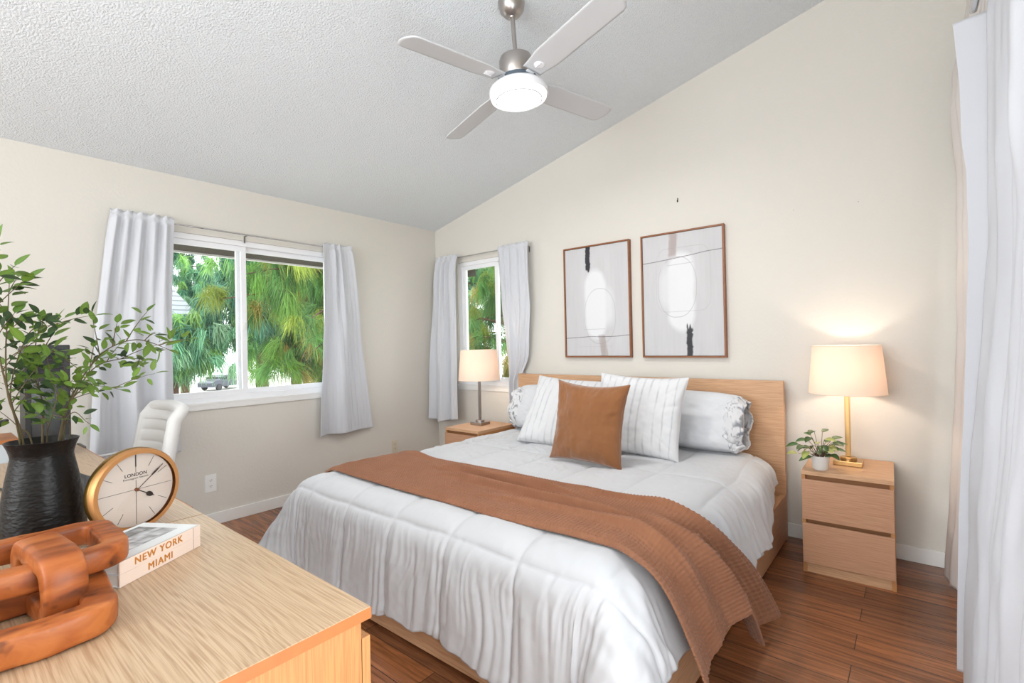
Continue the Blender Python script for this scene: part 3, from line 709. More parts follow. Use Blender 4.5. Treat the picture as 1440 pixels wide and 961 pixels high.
tag(MB().tube([(2.643, -0.001, 2.300), (2.643, -0.012, 2.296), (2.643, -0.014, 2.288), (2.643, -0.010, 2.281)], 0.0022, 6).box((2.643, -0.002, 2.300), (0.006, 0.003, 0.028)).build('picture_hook', M_black_m), 'small dark picture hook in the bare wall above the right picture', 'hook')
for x, z, lab in ((3.385, 2.083, 'tiny nail in the wall high between the right picture and the brass lamp'), (3.722, 2.069, 'tiny nail in the wall high above the brass lamp')):
    tag(MB().lathe([(0, 0.006), (0.003, 0.006), (0.003, 0.004), (0.0015, 0.004), (0.0015, 0), (0, 0)], 12, c=(x, -0.0, z), rot=(PI/2, 0, 0)).build('wall_nail', M_nickel), lab, 'nail')

# ------------------------------------------------------------------ curtains and rods
def curtain(name, label, P, m, th=0.004, cat='curtain', group=None):
    return tag(sheet(name, P, th, m), label, cat, group)
def hang(axis, top, bot, zt, zb, off, n, amp, seed, ns=200, nt=160, e0=None, e1=None, gather=1.0, sway=0.0, hook=None):
    """rows from top (t=0) to bottom (t=1). top/bot=(p0,p1) along the wall; off=distance from wall"""
    s = np.linspace(0, 1, ns); t = np.linspace(0, 1, nt); S, T = np.meshgrid(s, t, indexing='ij')
    ea = np.interp(t, *e0) if e0 else top[0]+(bot[0]-top[0])*t
    eb = np.interp(t, *e1) if e1 else top[1]+(bot[1]-top[1])*t
    # ease the control polylines
    k = np.ones(9)/9; ea = np.convolve(np.pad(ea, 4, 'edge'), k, 'valid'); eb = np.convolve(np.pad(eb, 4, 'edge'), k, 'valid')
    ph = 2*PI*(n*S+0.35*noise2(S*3+seed, S*0, 500+seed)); ph2 = 2*PI*(0.5*n*S+0.25*noise2(S*2+seed, T*1.2, 510+seed))+seed
    f = np.sin(ph)*(1-smooth(T, 0.05, 0.75))*0.8+np.sin(ph2)*smooth(T, 0.02, 0.6)*1.15
    D = amp*(0.55+0.6*T)*f+0.006*noise2(S*9, T*6, 520+seed)+0.004*noise2(S*30, T*5, 525+seed)
    A = ea[None, :]+(eb-ea)[None, :]*S+0.20*amp*np.cos(ph2)*T
    zbv = zb(S) if callable(zb) else zb
    Z = zt+0.006*np.sin(ph*2)*(T < 0.02)-(zt-zbv)*T
    head = np.exp(-((Z-(zt-0.03))/0.022)**2)
    O = off+D*(1-0.93*head)+sway*T
    if hook is not None: O = hook(O, S, T)
    if axis == 'y': return np.stack([O, A, Z], -1)
    if axis == 'x': return np.stack([A, -O, Z], -1)
    return np.stack([XR-O, A, Z], -1)
# left window, left panel (behind the desk plant) and right panel
zL = lambda S: 0.60+0.0*S-0.02*S
P = hang('y', (-2.775, -2.43), (-2.90, -2.395), 2.175, zL, 0.085, 5.0, 0.030, 1, e0=([0, .06, .5, 1], [-2.770, -2.785, -2.865, -2.905]), e1=([0, .3, .75, 1], [-2.43, -2.445, -2.445, -2.40]))
curtain('curtain', 'white curtain at the left of the big window, behind the leafy branches', P, M_curtain, -0.004, group='white window curtains')
P = hang('y', (-1.345, -1.05), (-1.40, -0.87), 2.17, 0.52, 0.085, 3.6, 0.030, 2, e0=([0, .4, 1], [-1.345, -1.36, -1.405]), e1=([0, .08, .5, 1], [-1.075, -1.055, -0.98, -0.875]))
curtain('curtain', 'white curtain hanging at the right of the big window', P, M_curtain, -0.004, group='white window curtains')
# corner window
zb1 = lambda S: 0.515-0.02*np.sin(S*PI*1.6)+0.0*S
P = hang('x', (0.10, 0.46), (0.05, 0.47), 2.185, zb1, 0.10, 4.0, 0.034, 3, e0=([0, .1, .5, 1], [0.115, 0.085, 0.05, 0.052]), e1=([0, .1, .5, 1], [0.45, 0.42, 0.44, 0.47]), sway=0.06)
curtain('curtain', 'white curtain in the room corner, left of the small window', P[::-1], M_curtain, -0.004, group='white window curtains')
P = hang('x', (0.955, 1.33), (1.06, 1.15), 2.185, 0.50, 0.085, 4.2, 0.022, 4, e0=([0, .35, .7, 1], [0.955, 0.99, 1.06, 1.075]), e1=([0, .35, .62, .75, 1], [1.32, 1.33, 1.28, 1.165, 1.16]),
         hook=lambda O, S, T: np.where(T > 0.66, np.minimum(O, 0.15), O))
curtain('curtain', 'white curtain right of the small window, bunched beside the headboard', P[::-1], M_curtain, -0.004, group='white window curtains')
def rod(name, label, p0, p1, wall_pts, group, r=0.006):
    t = thing(name, label, 'curtain rod', p0, group=group); o = Vector(p0)
    MB().tube([(0, 0, 0), (Vector(p1)-o)], r, 14).build('rod', M_steel, t, smooth=40)
    for p in (p0, p1): MB().lathe([(0, -0.012), (0.010, -0.008), (0.012, 0), (0.010, 0.008), (0, 0.012)], 16, c=(Vector(p)-o)).build('finial', M_steel, t, smooth=60)
    for a, w in wall_pts:
        a = Vector(a)-o; w = Vector(w)-o; bk = MB(); bk.tube([w, a], 0.004, 8)
        bk.tube([w+Vector((0, 0, 0.0)), w+Vector((0, 0, -0.05))], 0.006, 8); bk.build('bracket', mat('bracket_steel', srgb(120, 120, 120), 0.4, 0.8), t)
    return t
rod('curtain_rod', 'thin steel curtain rod above the big window', (0.068, -2.75, 2.140), (0.068, -1.08, 2.136),
    [((0.068, y, 2.138), (0.0, y, 2.138)) for y in (-2.73, -1.945, -1.10)], 'thin curtain rods')
rod('curtain_rod', 'thin steel curtain rod above the small corner window', (0.14, -0.070, 2.155), (1.30, -0.066, 2.155),
    [((x, -0.068, 2.155), (x, 0.0, 2.155)) for x in (0.18, 1.27)], 'thin curtain rods')
# right side: sheer and heavy white panels over the sliding door
s = np.linspace(0, 1, 120); t = np.linspace(0, 1, 200); S, T = np.meshgrid(s, t, indexing='ij')
zz = 2.98-(2.98-0.03)*T
ex = np.interp(zz, [0.0, 0.04, 0.34, 0.75, 1.24, 2.09, 2.40, 2.60, 2.92], [4.057, 4.057, 4.081, 4.105, 4.13, 4.143, 4.125, 4.143, 4.20])
X = ex+0.02*np.abs(np.sin(S*PI*7+0.6*noise2(S*4, T*3, 601)))*smooth(S, 0.0, 0.12)+0.05*S*0
Y = -0.20-0.88*S+0.0*T
X = X+smooth(S, 0.02, 0.35)*0.055+0.004*noise2(S*20, T*30, 603)
curtain('sheer_curtain', 'cream sheer curtain panel hanging nearest the headboard wall at the right edge', np.stack([X, Y, zz], -1), M_sheer, 0.0015)
s = np.linspace(0, 1, 140); t = np.linspace(0, 1, 220); S, T = np.meshgrid(s, t, indexing='ij')
zz = 2.42-(2.42-0.02)*T
ex = np.interp(zz, [0.0, 0.2, 0.6, 1.0, 1.60, 1.87, 1.98, 2.19, 2.42], [4.062, 4.066, 4.078, 4.10, 4.124, 4.122, 4.112, 4.110, 4.096])
# a flat pleat facing the room, then running back along the rod
fold = smooth(S, 0.0, 0.30)
X = ex+0.10*fold+smooth(S, 0.3, 1)*0.015*np.sin(S*22+T*2)
Y = -1.10-0.02*fold-0.42*smooth(S, 0.22, 1.0)
curtain('curtain', 'white curtain panel beside the cream sheer, its folded top edge showing', np.stack([X, Y, zz], -1)[::1], M_curtain, 0.005, group='white door curtains')
s = np.linspace(0, 1, 420); S, T = np.meshgrid(s, t, indexing='ij')
zz = 2.46-(2.46-0.015)*T
ex = np.interp(zz, [0.0, 0.08, 0.57, 0.74, 1.0, 1.25, 1.55, 1.8, 2.46], [4.060, 4.064, 4.088, 4.094, 4.120, 4.136, 4.150, 4.158, 4.166])
Y = -1.30-1.42*S+0.012*np.sin(S*40+T*3)
n_f = 5
ph = 2*PI*n_f*S+1.0*noise2(S*5, T*1.6, 611)
X = ex+0.022*(1-np.cos(ph))*0.9+0.012*noise2(S*14, T*5, 613)+0.005*noise2(S*40, T*14, 615)
X = np.clip(X, 4.03, 4.235)
curtain('curtain', 'nearest long white curtain filling the right edge of the view', np.stack([X, Y, zz], -1), M_curtain, 0.005, group='white door curtains')
rod('curtain_rod', 'long curtain rod hidden at the top of the right-hand curtains', (4.15, -2.9, 2.44), (4.15, -1.12, 2.44), [((4.15, y, 2.44), (XR, y, 2.44)) for y in (-2.85, -1.3)], None, 0.012)

# ------------------------------------------------------------------ outlets
def outlet(y, z, col, label, w=0.07, h=0.115):
    r = thing('wall_outlet', label, 'outlet', (0, y, z), group='wall outlets')
    MB().bx(0, 0.005, -w/2, w/2, -h/2, h/2, 0.002).build('cover_plate', col, r)
    for s_ in (-1, 1):
        o = MB().lathe([(0, 0.0), (0.0155, 0.0), (0.0165, 0.002), (0, 0.002)], 24, c=(0.005, 0, s_*0.021), rot=(0, PI/2, 0)).build('socket', col, r)
        q = MB(); q.bx(0.0068, 0.0075, -0.0075, -0.0050, s_*0.021-0.001, s_*0.021+0.007); q.bx(0.0068, 0.0075, 0.0050, 0.0075, s_*0.021-0.001, s_*0.021+0.007)
        q.bx(0.0068, 0.0075, -0.002, 0.002, s_*0.021-0.009, s_*0.021-0.005); q.build('slot', M_blackp, o)
    return r
outlet(-2.209, 0.304, M_white, 'white double outlet on the left wall near the desk corner', 0.075, 0.125)
outlet(-0.581, 0.288, mat('almond_plate', srgb(214, 205, 186), 0.5), 'beige double outlet on the left wall below the window curtain, behind the bed')

# ------------------------------------------------------------------ ceiling fan
fan = thing('ceiling_fan', 'white four-blade ceiling fan with brushed nickel motor and lit round lamp', 'ceiling fan', (2.38, -1.575, cz(2.38)))
tilt = 3.3
ax = Vector((-math.sin(rd(39.5)), math.cos(rd(39.5)), 0))     # tilt about the horizontal view direction
fan.rotation_mode = 'AXIS_ANGLE'; fan.rotation_axis_angle = (rd(-tilt), ax.x, ax.y, 0)
MB().lathe([(0.0, 0.035), (0.068, 0.035), (0.070, -0.02), (0.062, -0.055), (0.040, -0.082), (0.022, -0.09), (0.0, -0.09)], 48).build('canopy', M_nickel, fan, smooth=50)
b = MB(); b.lathe([(0.0, -0.084), (0.0115, -0.084), (0.0115, -0.298), (0, -0.298)], 24); b.lathe([(0, -0.084), (0.021, -0.084), (0.017, -0.096), (0, -0.096)], 24); b.lathe([(0, -0.286), (0.022, -0.286), (0.024, -0.293), (0, -0.293)], 24)
b.build('downrod', M_nickel, fan, smooth=40)
MB().lathe([(0, -0.258), (0.060, -0.258), (0.082, -0.268), (0.088, -0.285), (0.088, -0.370), (0.085, -0.374), (0, -0.374)], 64).build('motor_housing', M_nickel, fan, smooth=40, loc=(0, 0, -0.036))
M_blade = mat('blade_silver', srgb(206, 208, 210), 0.45, spec=0.4)
M_rotor = mat('slate_rotor', srgb(92, 104, 116), 0.4, 0.5)
MB().lathe([(0, -0.3745), (0.092, -0.3745), (0.106, -0.385), (0.106, -0.402), (0.09, -0.408), (0, -0.408)], 64).build('rotor', M_rotor, fan, smooth=40, loc=(0, 0, -0.036))
M_kit = mat('light_kit_white', srgb(240, 241, 244), 0.25)
MB().lathe([(0, -0.4085), (0.105, -0.4085), (0.135, -0.418), (0.150, -0.435), (0.153, -0.455), (0.149, -0.466), (0.118, -0.472), (0.0, -0.472)], 72).build('lamp_ring', M_kit, fan, smooth=40, loc=(0, 0, -0.036))
M_led = mat('lit_diffuser', (1, 1, 1, 1), 0.4)
M_led.node_tree.nodes['Principled BSDF'].inputs['Emission Color'].default_value = (1, 0.985, 0.96, 1)
M_led.node_tree.nodes['Principled BSDF'].inputs['Emission Strength'].default_value = 7.0
M_glow = mat('frosted_band', srgb(245, 246, 250), 0.5)
M_glow.node_tree.nodes['Principled BSDF'].inputs['Emission Color'].default_value = (1, 0.99, 0.98, 1)
M_glow.node_tree.nodes['Principled BSDF'].inputs['Emission Strength'].default_value = 0.55
MB().lathe([(0.120, -0.4725), (0.146, -0.4665), (0.144, -0.478), (0.126, -0.488), (0.120, -0.4885)], 72, close=True).build('frosted_band', M_glow, fan, smooth=40, loc=(0, 0, -0.036))
MB().lathe([(0.1155, -0.4725), (0.1195, -0.4725), (0.1195, -0.4895), (0.1155, -0.4905)], 72, close=True).build('grey_ring', mat('grey_ring', srgb(150, 152, 156), 0.5), fan, smooth=40, loc=(0, 0, -0.036))
MB().lathe([(0.115, -0.4725), (0.115, -0.488), (0.104, -0.493), (0.0, -0.497)], 64).build('diffuser', M_led, fan, smooth=40, loc=(0, 0, -0.036))
for a0, R1 in ((-100, 0.665), (-16.5, 0.725), (79, 0.705), (163.5, 0.745)):
    R0 = 0.125
    us = np.linspace(0, 1, 40); vs = np.linspace(-1, 1, 14); Uu, Vv_ = np.meshgrid(us, vs, indexing='ij')
    wid = 0.052+0.016*smooth(Uu, 0, 0.25)
    rad = R0+(R1-R0)*Uu
    tipr = 0.045; rad = rad-0.020*(Vv_+0.2)**2*smooth(Uu, 0.8, 1); 
    wid = wid*(1-0.10*smooth(Uu, 0.95, 1.0))
    P_ = np.stack([rad, Vv_*wid, -Vv_*wid*math.tan(rd(12))-0.392], -1)
    bl = sheet('blade', P_, 0.006, M_blade, fan); bl.rotation_euler = (0, 0, rd(a0)); bl.location = (0, 0, -0.036)
    arm = MB(); arm.box((0.125, 0, -0.393), (0.10, 0.042, 0.007), rot=(rd(-9), 0, 0), bevel=0.003)
    arm.lathe([(0, -0.008), (0.020, -0.007), (0.027, -0.003), (0.027, 0.0), (0, 0.0)], 24, c=(0.185, 0, -0.396), rot=(rd(-12), 0, 0))
    for q in (-1, 0, 1): arm.box((0.19, q*0.011, -0.402+q*0.002), (0.045, 0.004, 0.006), bevel=0.0015)
    ao = arm.build('blade_arm', M_kit, fan, smooth=40); ao.rotation_euler = (0, 0, rd(a0)); ao.location = (0, 0, -0.036)
fl = bpy.data.lights.new('fan_light', 'AREA'); fl.shape = 'DISK'; fl.size = 0.16; fl.energy = 12; fl.color = (1, 0.98, 0.95)
flo = bpy.data.objects.new('fan_light', fl); COL.objects.link(flo); flo.parent = fan; flo.location = (0, 0, -0.536)

# ------------------------------------------------------------------ chest of drawers (foreground) and desk
DX1, DY1, DZ = 3.162, -3.012, 0.78
ch = thing('chest_of_drawers', 'light oak chest with pale grained top filling the lower left foreground', 'dresser', (2.312, -3.612, 0))
cw, cd = DX1-2.312, DY1+3.612
MB().bx(0.0015, cw, 0, cd, DZ-0.022, DZ, 0.001).build('top', M_oak_top, ch)
MB().bx(0.0015, cw+0.0008, 0, cd+0.0008, DZ-0.0215, DZ-0.0012).build('edge_band', M_oak_edge, ch)
for x in (0.002, cw-0.020): MB().bx(x, x+0.018, 0, cd-0.020, 0.0, DZ-0.0225, 0.001).build('side_panel', M_oak_z, ch)
MB().bx(0.022, cw-0.022, 0.002, cd-0.04, 0.05, DZ-0.03).build('carcass', M_dark_gap, ch)
MB().bx(0.020, cw-0.020, cd-0.040, cd-0.024, 0.0, 0.058).build('plinth', M_oak, ch)
for z0, z1 in ((0.062, 0.270), (0.290, 0.498), (0.518, 0.726)):
    MB().bx(0.004, cw-0.002, cd-0.0185, cd-0.001, z0, z1, 0.001).build('drawer', M_oak_z, ch)
dk = thing('desk', 'long wooden desk against the left wall, flush with the oak chest', 'desk', (0.47, -3.62, 0))
dw = 2.310-0.47
MB().bx(0, dw-0.002, 0, 0.608, DZ-0.024, DZ, 0.001).build('top', M_oak_top, dk)
MB().bx(-0.0008, dw-0.1, 0.6085, 0.6125, DZ-0.024, DZ-0.001).build('edge_band', M_oak_edge, dk)
MB().bx(0.0, 0.16, 0.609, 0.622, DZ-0.020, DZ+0.004, 0.002).build('edge_trim', mat('grey_metal_trim', srgb(96, 94, 92), 0.4, 0.7), dk)
for x in (0.0, dw-0.03, dw/2): MB().bx(x, x+0.024, 0.02, 0.46, 0, DZ-0.0245).build('side_panel', M_oak_z, dk)
MB().bx(0.03, dw-0.04, 0.02, 0.036, 0.35, DZ-0.0245).build('back_panel', M_oak, dk)

# ------------------------------------------------------------------ office chair
M_leather = mat('white_leather', srgb(220, 219, 217), 0.45, spec=0.4, bump=(60, 0.08, 0.002))
oc = thing('office_chair', 'white ribbed office chair standing between the desk and the big window', 'office chair', (0.60, -2.80, -0.0), (0, 0, rd(4)))
nu, nv = 60, 130
U, Vv_ = np.meshgrid(np.linspace(-1, 1, nu), np.linspace(0, 1, nv), indexing='ij')
zc = 0.42+0.52*Vv_; w = 0.225*(1-0.10*Vv_)
rib = 0.010*np.abs(np.sin(PI*Vv_*8.0))**0.6*(Vv_ < 0.875)+0.010*(Vv_ >= 0.875)
rib = rib*smooth(1-np.abs(U), 0.12, 0.2)+0.012*(1-smooth(1-np.abs(U), 0.12, 0.2))
yb = 0.10+0.10*Vv_-0.05*U**2
yb = yb+0.03*smooth(Vv_, 0.9, 1.0)
front = np.stack([U*w, yb-0.028-rib, zc], -1); back = np.stack([U*w, yb+0.028+0.0*rib, zc], -1)
rim = []
V = np.concatenate([front.reshape(-1, 3), back.reshape(-1, 3)])
F = [grid_faces(nu, nv), grid_faces(nu, nv, nu*nv, True)]
ring = np.concatenate([np.arange(nv), np.arange(1, nu)*nv+nv-1, (nu-1)*nv+np.arange(nv-2, -1, -1), np.arange(nu-2, 0, -1)*nv])
F.append(np.stack([ring, ring+nu*nv, np.roll(ring, -1)+nu*nv, np.roll(ring, -1)], 1))
o = from_arrays('backrest', V, np.concatenate(F), M_leather, oc, True)
b = MB()
edge_pts = [( (0.228*(1-0.10*v))*s_, 0.10+0.10*v-0.055+0.03*float(smooth(np.array(v), 0.9, 1.0)), 0.42+0.52*v) for s_, v in [(1, v) for v in np.linspace(0, 0.97, 14)]]
edge_l = [(-p[0], p[1], p[2]) for p in edge_pts]
top_arc = [(0.205*math.cos(q), 0.10+0.10+0.03-0.055+0.0+0.05*(1-abs(math.cos(q)))*0.6, 0.935+0.012*math.sin(q)) for q in np.linspace(0.15, PI-0.15, 14)]
b.tube(edge_pts+top_arc+edge_l[::-1], 0.034, 12); b.build('padded_rim', M_leather, oc, smooth=60)
b = MB(); b.box((0, -0.14, 0.47), (0.48, 0.46, 0.09), bevel=0.035, seg=5); b.build('seat', M_leather, oc, smooth=50)
b = MB(); b.tube([(0, -0.12, 0.06), (0, -0.12, 0.42)], 0.026, 16); b.build('pedestal', M_steel, oc, smooth=40)
for k in range(5):
    q = 2*PI*k/5+0.3; e_ = Vector((0.27*math.cos(q), -0.12+0.27*math.sin(q), 0.065))
    lg = MB().tube([(0, -0.12, 0.10), e_], [0.022, 0.013], 10).build('leg', M_steel, oc, smooth=40)
    MB().lathe([(0, -0.012), (0.026, -0.012), (0.028, 0), (0.026, 0.012), (0, 0.012)], 20, c=(e_.x, e_.y, 0.029), rot=(PI/2, 0, q)).build('caster', M_blackp, lg, smooth=40)
for s_ in (-1, 1):
    MB().tube([(s_*0.24, 0.08, 0.66), (s_*0.26, 0.02, 0.68), (s_*0.26, -0.18, 0.67), (s_*0.26, -0.24, 0.62), (s_*0.24, -0.24, 0.46)], 0.011, 10).build('armrest', M_steel, oc, smooth=50)

# ------------------------------------------------------------------ computer tower, riser, headphones, cable
pc = thing('computer_tower', 'black computer tower with louvred top front standing on the desk behind the plant', 'computer', (0.62, -3.24, DZ))
MB().bx(0, 0.19, 0, 0.158, 0.008, 0.53, 0.006).build('case', M_blackp, pc)
b = MB()
for k in range(7): b.box((0.193, 0.070, 0.505-0.017*k), (0.008, 0.128, 0.010), rot=(0, 0.5, 0), bevel=0.002)
b.build('louvre', mat('louvre_grey', srgb(52, 54, 60), 0.35), pc)
MB().bx(0.1905, 0.194, 0.02, 0.12, 0.03, 0.36, 0.001).build('front_panel', mat('gloss_black', srgb(14, 14, 16), 0.15), pc)
b = MB()
for x in (0.02, 0.15):
    for y in (0.02, 0.13): MB().bx(x, x+0.02, y-0.01, y+0.01, 0.0, 0.008).build('foot', M_blackp, pc)
rs = thing('monitor_riser', 'low white riser with a wooden top at the far end of the desk', 'riser', (0.50, -3.495, DZ))
MB().bx(0, 0.30, 0, 0.235, 0.085, 0.103, 0.002).build('top', M_oak_edge, rs)
for x in (0.004, 0.28): MB().bx(x, x+0.016, 0.004, 0.231, 0, 0.085, 0.001).build('side_panel', mat('pale_blue_white', srgb(196, 206, 214), 0.5), rs)
MB().bx(0.02, 0.28, 0.004, 0.014, 0, 0.085).build('back_panel', M_white, rs)
hp = thing('headphones', 'black headphones lying on the riser at the far end of the desk', 'headphones', (0.66, -3.37, DZ+0.1035))
MB().tube([(0.075*math.cos(q), 0.075*math.sin(q)*1.1, 0.030+0.045*math.sin(q)) for q in np.linspace(0, PI, 18)], 0.008, 10).build('headband', M_blackp, hp, smooth=50)
for s_ in (-1, 1):
    MB().lathe([(0, -0.018), (0.030, -0.018), (0.036, -0.008), (0.036, 0.010), (0.028, 0.018), (0, 0.018)], 28, c=(s_*0.078, 0, 0.036), rot=(0, PI/2, 0)).build('ear_cup', M_blackp, hp, smooth=50)
cb = thing('power_cable', 'black power cable with thick plug running across the desk behind the vase', 'cable', (1.45, -3.2, DZ))
MB().tube([(0.62, 0.0, 0.006), (0.45, -0.08, 0.005), (0.30, -0.10, 0.005), (0.20, -0.08, 0.005), (0.05, -0.15, 0.005), (-0.2, -0.2, 0.005), (-0.5, -0.26, 0.005)][1:], 0.0045, 8).build('cord', M_blackp, cb, smooth=60)
MB().tube([(0.47, -0.08, 0.014), (0.36, -0.0, 0.014), (0.10, 0.05, 0.013), (-0.05, 0.03, 0.013)], 0.0135, 12).build('plug', M_blackp, cb, smooth=60)

# ------------------------------------------------------------------ vase with leafy branches
VX, VY = 2.255, -3.352
def vase_mat():
    m = mat('black_hammered_glaze', srgb(14, 12, 11), 0.38, spec=0.25)
    n = m.node_tree.nodes; l = m.node_tree.links; b = n['Principled BSDF']
    tc = n.new('ShaderNodeTexCoord'); mp = n.new('ShaderNodeMapping'); mp.inputs['Scale'].default_value = (1, 1, 1.7); l.new(tc.outputs['Object'], mp.inputs['Vector'])
    v = n.new('ShaderNodeTexNoise'); v.inputs['Scale'].default_value = 70; v.inputs['Detail'].default_value = 1; l.new(mp.outputs[0], v.inputs['Vector'])
    bp = n.new('ShaderNodeBump'); bp.inputs['Strength'].default_value = 0.45; bp.inputs['Distance'].default_value = 0.004
    l.new(v.outputs['Fac'], bp.inputs['Height']); l.new(bp.outputs[0], b.inputs['Normal']); return m
vs_ = thing('vase', 'black hammered ceramic vase holding leafy branches on the desk', 'vase', (VX, VY, DZ))
VO = vs_
MB().lathe([(0, 0), (0.078, 0), (0.084, 0.006), (0.0835, 0.05), (0.078, 0.12), (0.069, 0.18), (0.0625, 0.215), (0.0595, 0.232), (0.0605, 0.240), (0.065, 0.256), (0.070, 0.268), (0.0712, 0.271), (0.069, 0.272),
            (0.061, 0.256), (0.056, 0.238), (0.056, 0.228), (0.072, 0.12), (0.078, 0.02), (0, 0.012)], 96).build('body', vase_mat(), vs_, smooth=50)
M_leaf = attr_mat('branch_leaf', rough=0.5, spec=0.35, trans=0.35)
M_twig = mat('twig_brown', srgb(70, 56, 40), 0.8, var=(20, srgb(92, 82, 48)))
camp = Vector((3.96416, -3.5507, 1.26898))
def branch(label, pts, nleaf, seed, lsize=0.034, side_tw=5, dark=0.3, rad=0.0028):
    rr = random.Random(seed); o = Vector((VX, VY, DZ))
    r = thing('leafy_branch', label, 'branch', (VX, VY, DZ), group='leafy branches in the black vase')
    P0 = [Vector(p)-o for p in pts]
    # smooth the control points
    def cat(Pc, n=8):
        out = []
        for i in range(len(Pc)-1):
            p0 = Pc[max(i-1, 0)]; p1 = Pc[i]; p2 = Pc[i+1]; p3 = Pc[min(i+2, len(Pc)-1)]
            for k in range(n):
                t_ = k/n; out.append(0.5*((2*p1)+(p2-p0)*t_+(2*p0-5*p1+4*p2-p3)*t_*t_+(-p0+3*p1-3*p2+p3)*t_**3))
        out.append(Pc[-1]); return out
    main = cat(P0); st_ = MB(); n = len(main)
    st_.tube(main, [rad*(1-0.72*i/(n-1)) for i in range(n)], 7)
    lines = [(main, int(n*0.42), 1.0)]
    for k in range(side_tw):
        i = int(n*(0.34+0.58*k/max(side_tw-1, 1))); i = min(i, n-2); d = (main[i+1]-main[i]).normalized()
        sd = Vector((rr.uniform(-1, 1), rr.uniform(-1, 1), rr.uniform(-0.3, 1.0))); sd = (sd-sd.dot(d)*d).normalized()
        ln = rr.uniform(0.06, 0.12); dd = (d*0.75+sd*0.7).normalized()
        tw = [main[i]+dd*ln*q+Vector((0, 0, -0.15*ln*q*q)) for q in (0, 0.25, 0.5, 0.75, 1.0)]
        st_.tube(tw, [rad*0.5*(1-0.6*j/4) for j in range(5)], 5); lines.append((tw, 1, 0.9))
    st_.build('stem', M_twig, r, smooth=60)
    sp = []; tot = sum(len(l_[0])-l_[1] for l_ in lines)
    for pl, i0, sc in lines:
        cnt = max(5, int(nleaf*(len(pl)-i0)/tot)) if pl is not main else int(nleaf*0.45)
        for k in range(cnt):
            f = i0+(len(pl)-1-i0)*(k+rr.random()*0.6)/cnt; f = min(f, len(pl)-1.001); i = int(f); p = pl[i].lerp(pl[i+1], f-i)
            d = (pl[i+1]-pl[i]).normalized()
            sd = Vector((rr.uniform(-1, 1), rr.uniform(-1, 1), rr.uniform(-0.7, 0.9))); sd = (sd-sd.dot(d)*d).normalized()
            ld_ = (d*0.45+sd).normalized(); ln = lsize*rr.uniform(0.65, 1.15)*sc
            stalk = p+ld_*0.009
            g = rr.uniform(0.65, 1.25)
            if rr.random() < dark: ce = (0.028*g, 0.058*g, 0.016*g)
            else: ce = (0.11*g, 0.19*g, 0.028*g)
            cm = (ce[0]*1.3, ce[1]*1.25, ce[2]*1.3)
            upn = Vector((rr.uniform(-0.5, 0.5)+0.45, rr.uniform(-0.5, 0.5), 0.7))
            sp.append((stalk[:], ld_[:], upn[:], ln, ln*0.46, ce, cm, 0.10, 0.12))
        d = (pl[-1]-pl[-2]).normalized(); g = 1.0
        sp.append((pl[-1][:], d[:], (0.3, 0, 1), lsize*0.95, lsize*0.44, (0.10, 0.19, 0.03), (0.14, 0.25, 0.05), 0.1, 0.1))
    foliage('foliage', sp, M_leaf, r, nu=7, nv=3)
    return r
zr = DZ+0.27
def ray(px, py, depth):
    """point at a given depth from the viewpoint, used to lay out the branch tips"""
    d = (px-720)/F_PX*r2-(py-480.5)/F_PX*u2+fw; return camp+d*depth
branch('longest leafy branch arching right from the vase towards the window', [(VX, VY, DZ+0.03), (VX+0.01, VY+0.03, zr), ray(100, 560, 1.27), ray(140, 500, 1.27), ray(190, 478, 1.25), ray(238, 492, 1.23)], 60, 31, side_tw=8, dark=0.25)
branch('second arching branch, shorter and just below the longest one', [(VX, VY, DZ+0.03), (VX+0.0, VY+0.035, zr), ray(95, 575, 1.32), ray(130, 520, 1.36), ray(170, 505, 1.38), ray(208, 506, 1.36)], 46, 32, side_tw=6, dark=0.3)
branch('low sprig drooping right just over the vase rim', [(VX, VY, DZ+0.03), (VX+0.01, VY+0.05, zr), ray(92, 592, 1.22), ray(105, 580, 1.2), ray(120, 592, 1.2), ray(127, 597, 1.2)], 12, 33, lsize=0.03, side_tw=1, dark=0.1, rad=0.0018)
branch('branch low to the right with bright leaves before the white curtain', [(VX, VY, DZ+0.03), (VX+0.0, VY+0.04, zr), ray(90, 580, 1.25), ray(115, 548, 1.24), ray(140, 543, 1.22), ray(170, 548, 1.20)], 26, 34, side_tw=4, dark=0.15, rad=0.002)
branch('tall upright branch rising from the left of the vase', [(VX-0.02, VY-0.03, DZ+0.03), (VX-0.0, VY-0.035, zr), ray(12, 560, 1.17), ray(8, 500, 1.16), ray(11, 440, 1.15), ray(13, 400, 1.15)], 34, 35, lsize=0.042, side_tw=6, dark=0.55)
branch('tall branch leaning out of view on the far left', [(VX-0.02, VY-0.03, DZ+0.03), (VX-0.0, VY-0.04, zr), ray(8, 540, 1.12), ray(-8, 470, 1.10), ray(-12, 410, 1.08), ray(-8, 385, 1.06)], 28, 36, lsize=0.044, side_tw=6, dark=0.3)
branch('middle branch spreading in front of the black computer tower', [(VX, VY, DZ+0.03), (VX-0.0, VY, zr), ray(60, 570, 1.24), ray(48, 530, 1.24), ray(40, 505, 1.22), ray(60, 490, 1.2), ray(78, 495, 1.18)], 36, 37, lsize=0.037, side_tw=8, dark=0.4)
branch('short bushy sprig inside the mouth of the vase', [(VX, VY, DZ+0.03), (VX-0.01, VY+0.01, zr), ray(70, 595, 1.2), ray(80, 560, 1.2), ray(72, 535, 1.2)], 26, 38, lsize=0.036, side_tw=5, dark=0.3, rad=0.002)
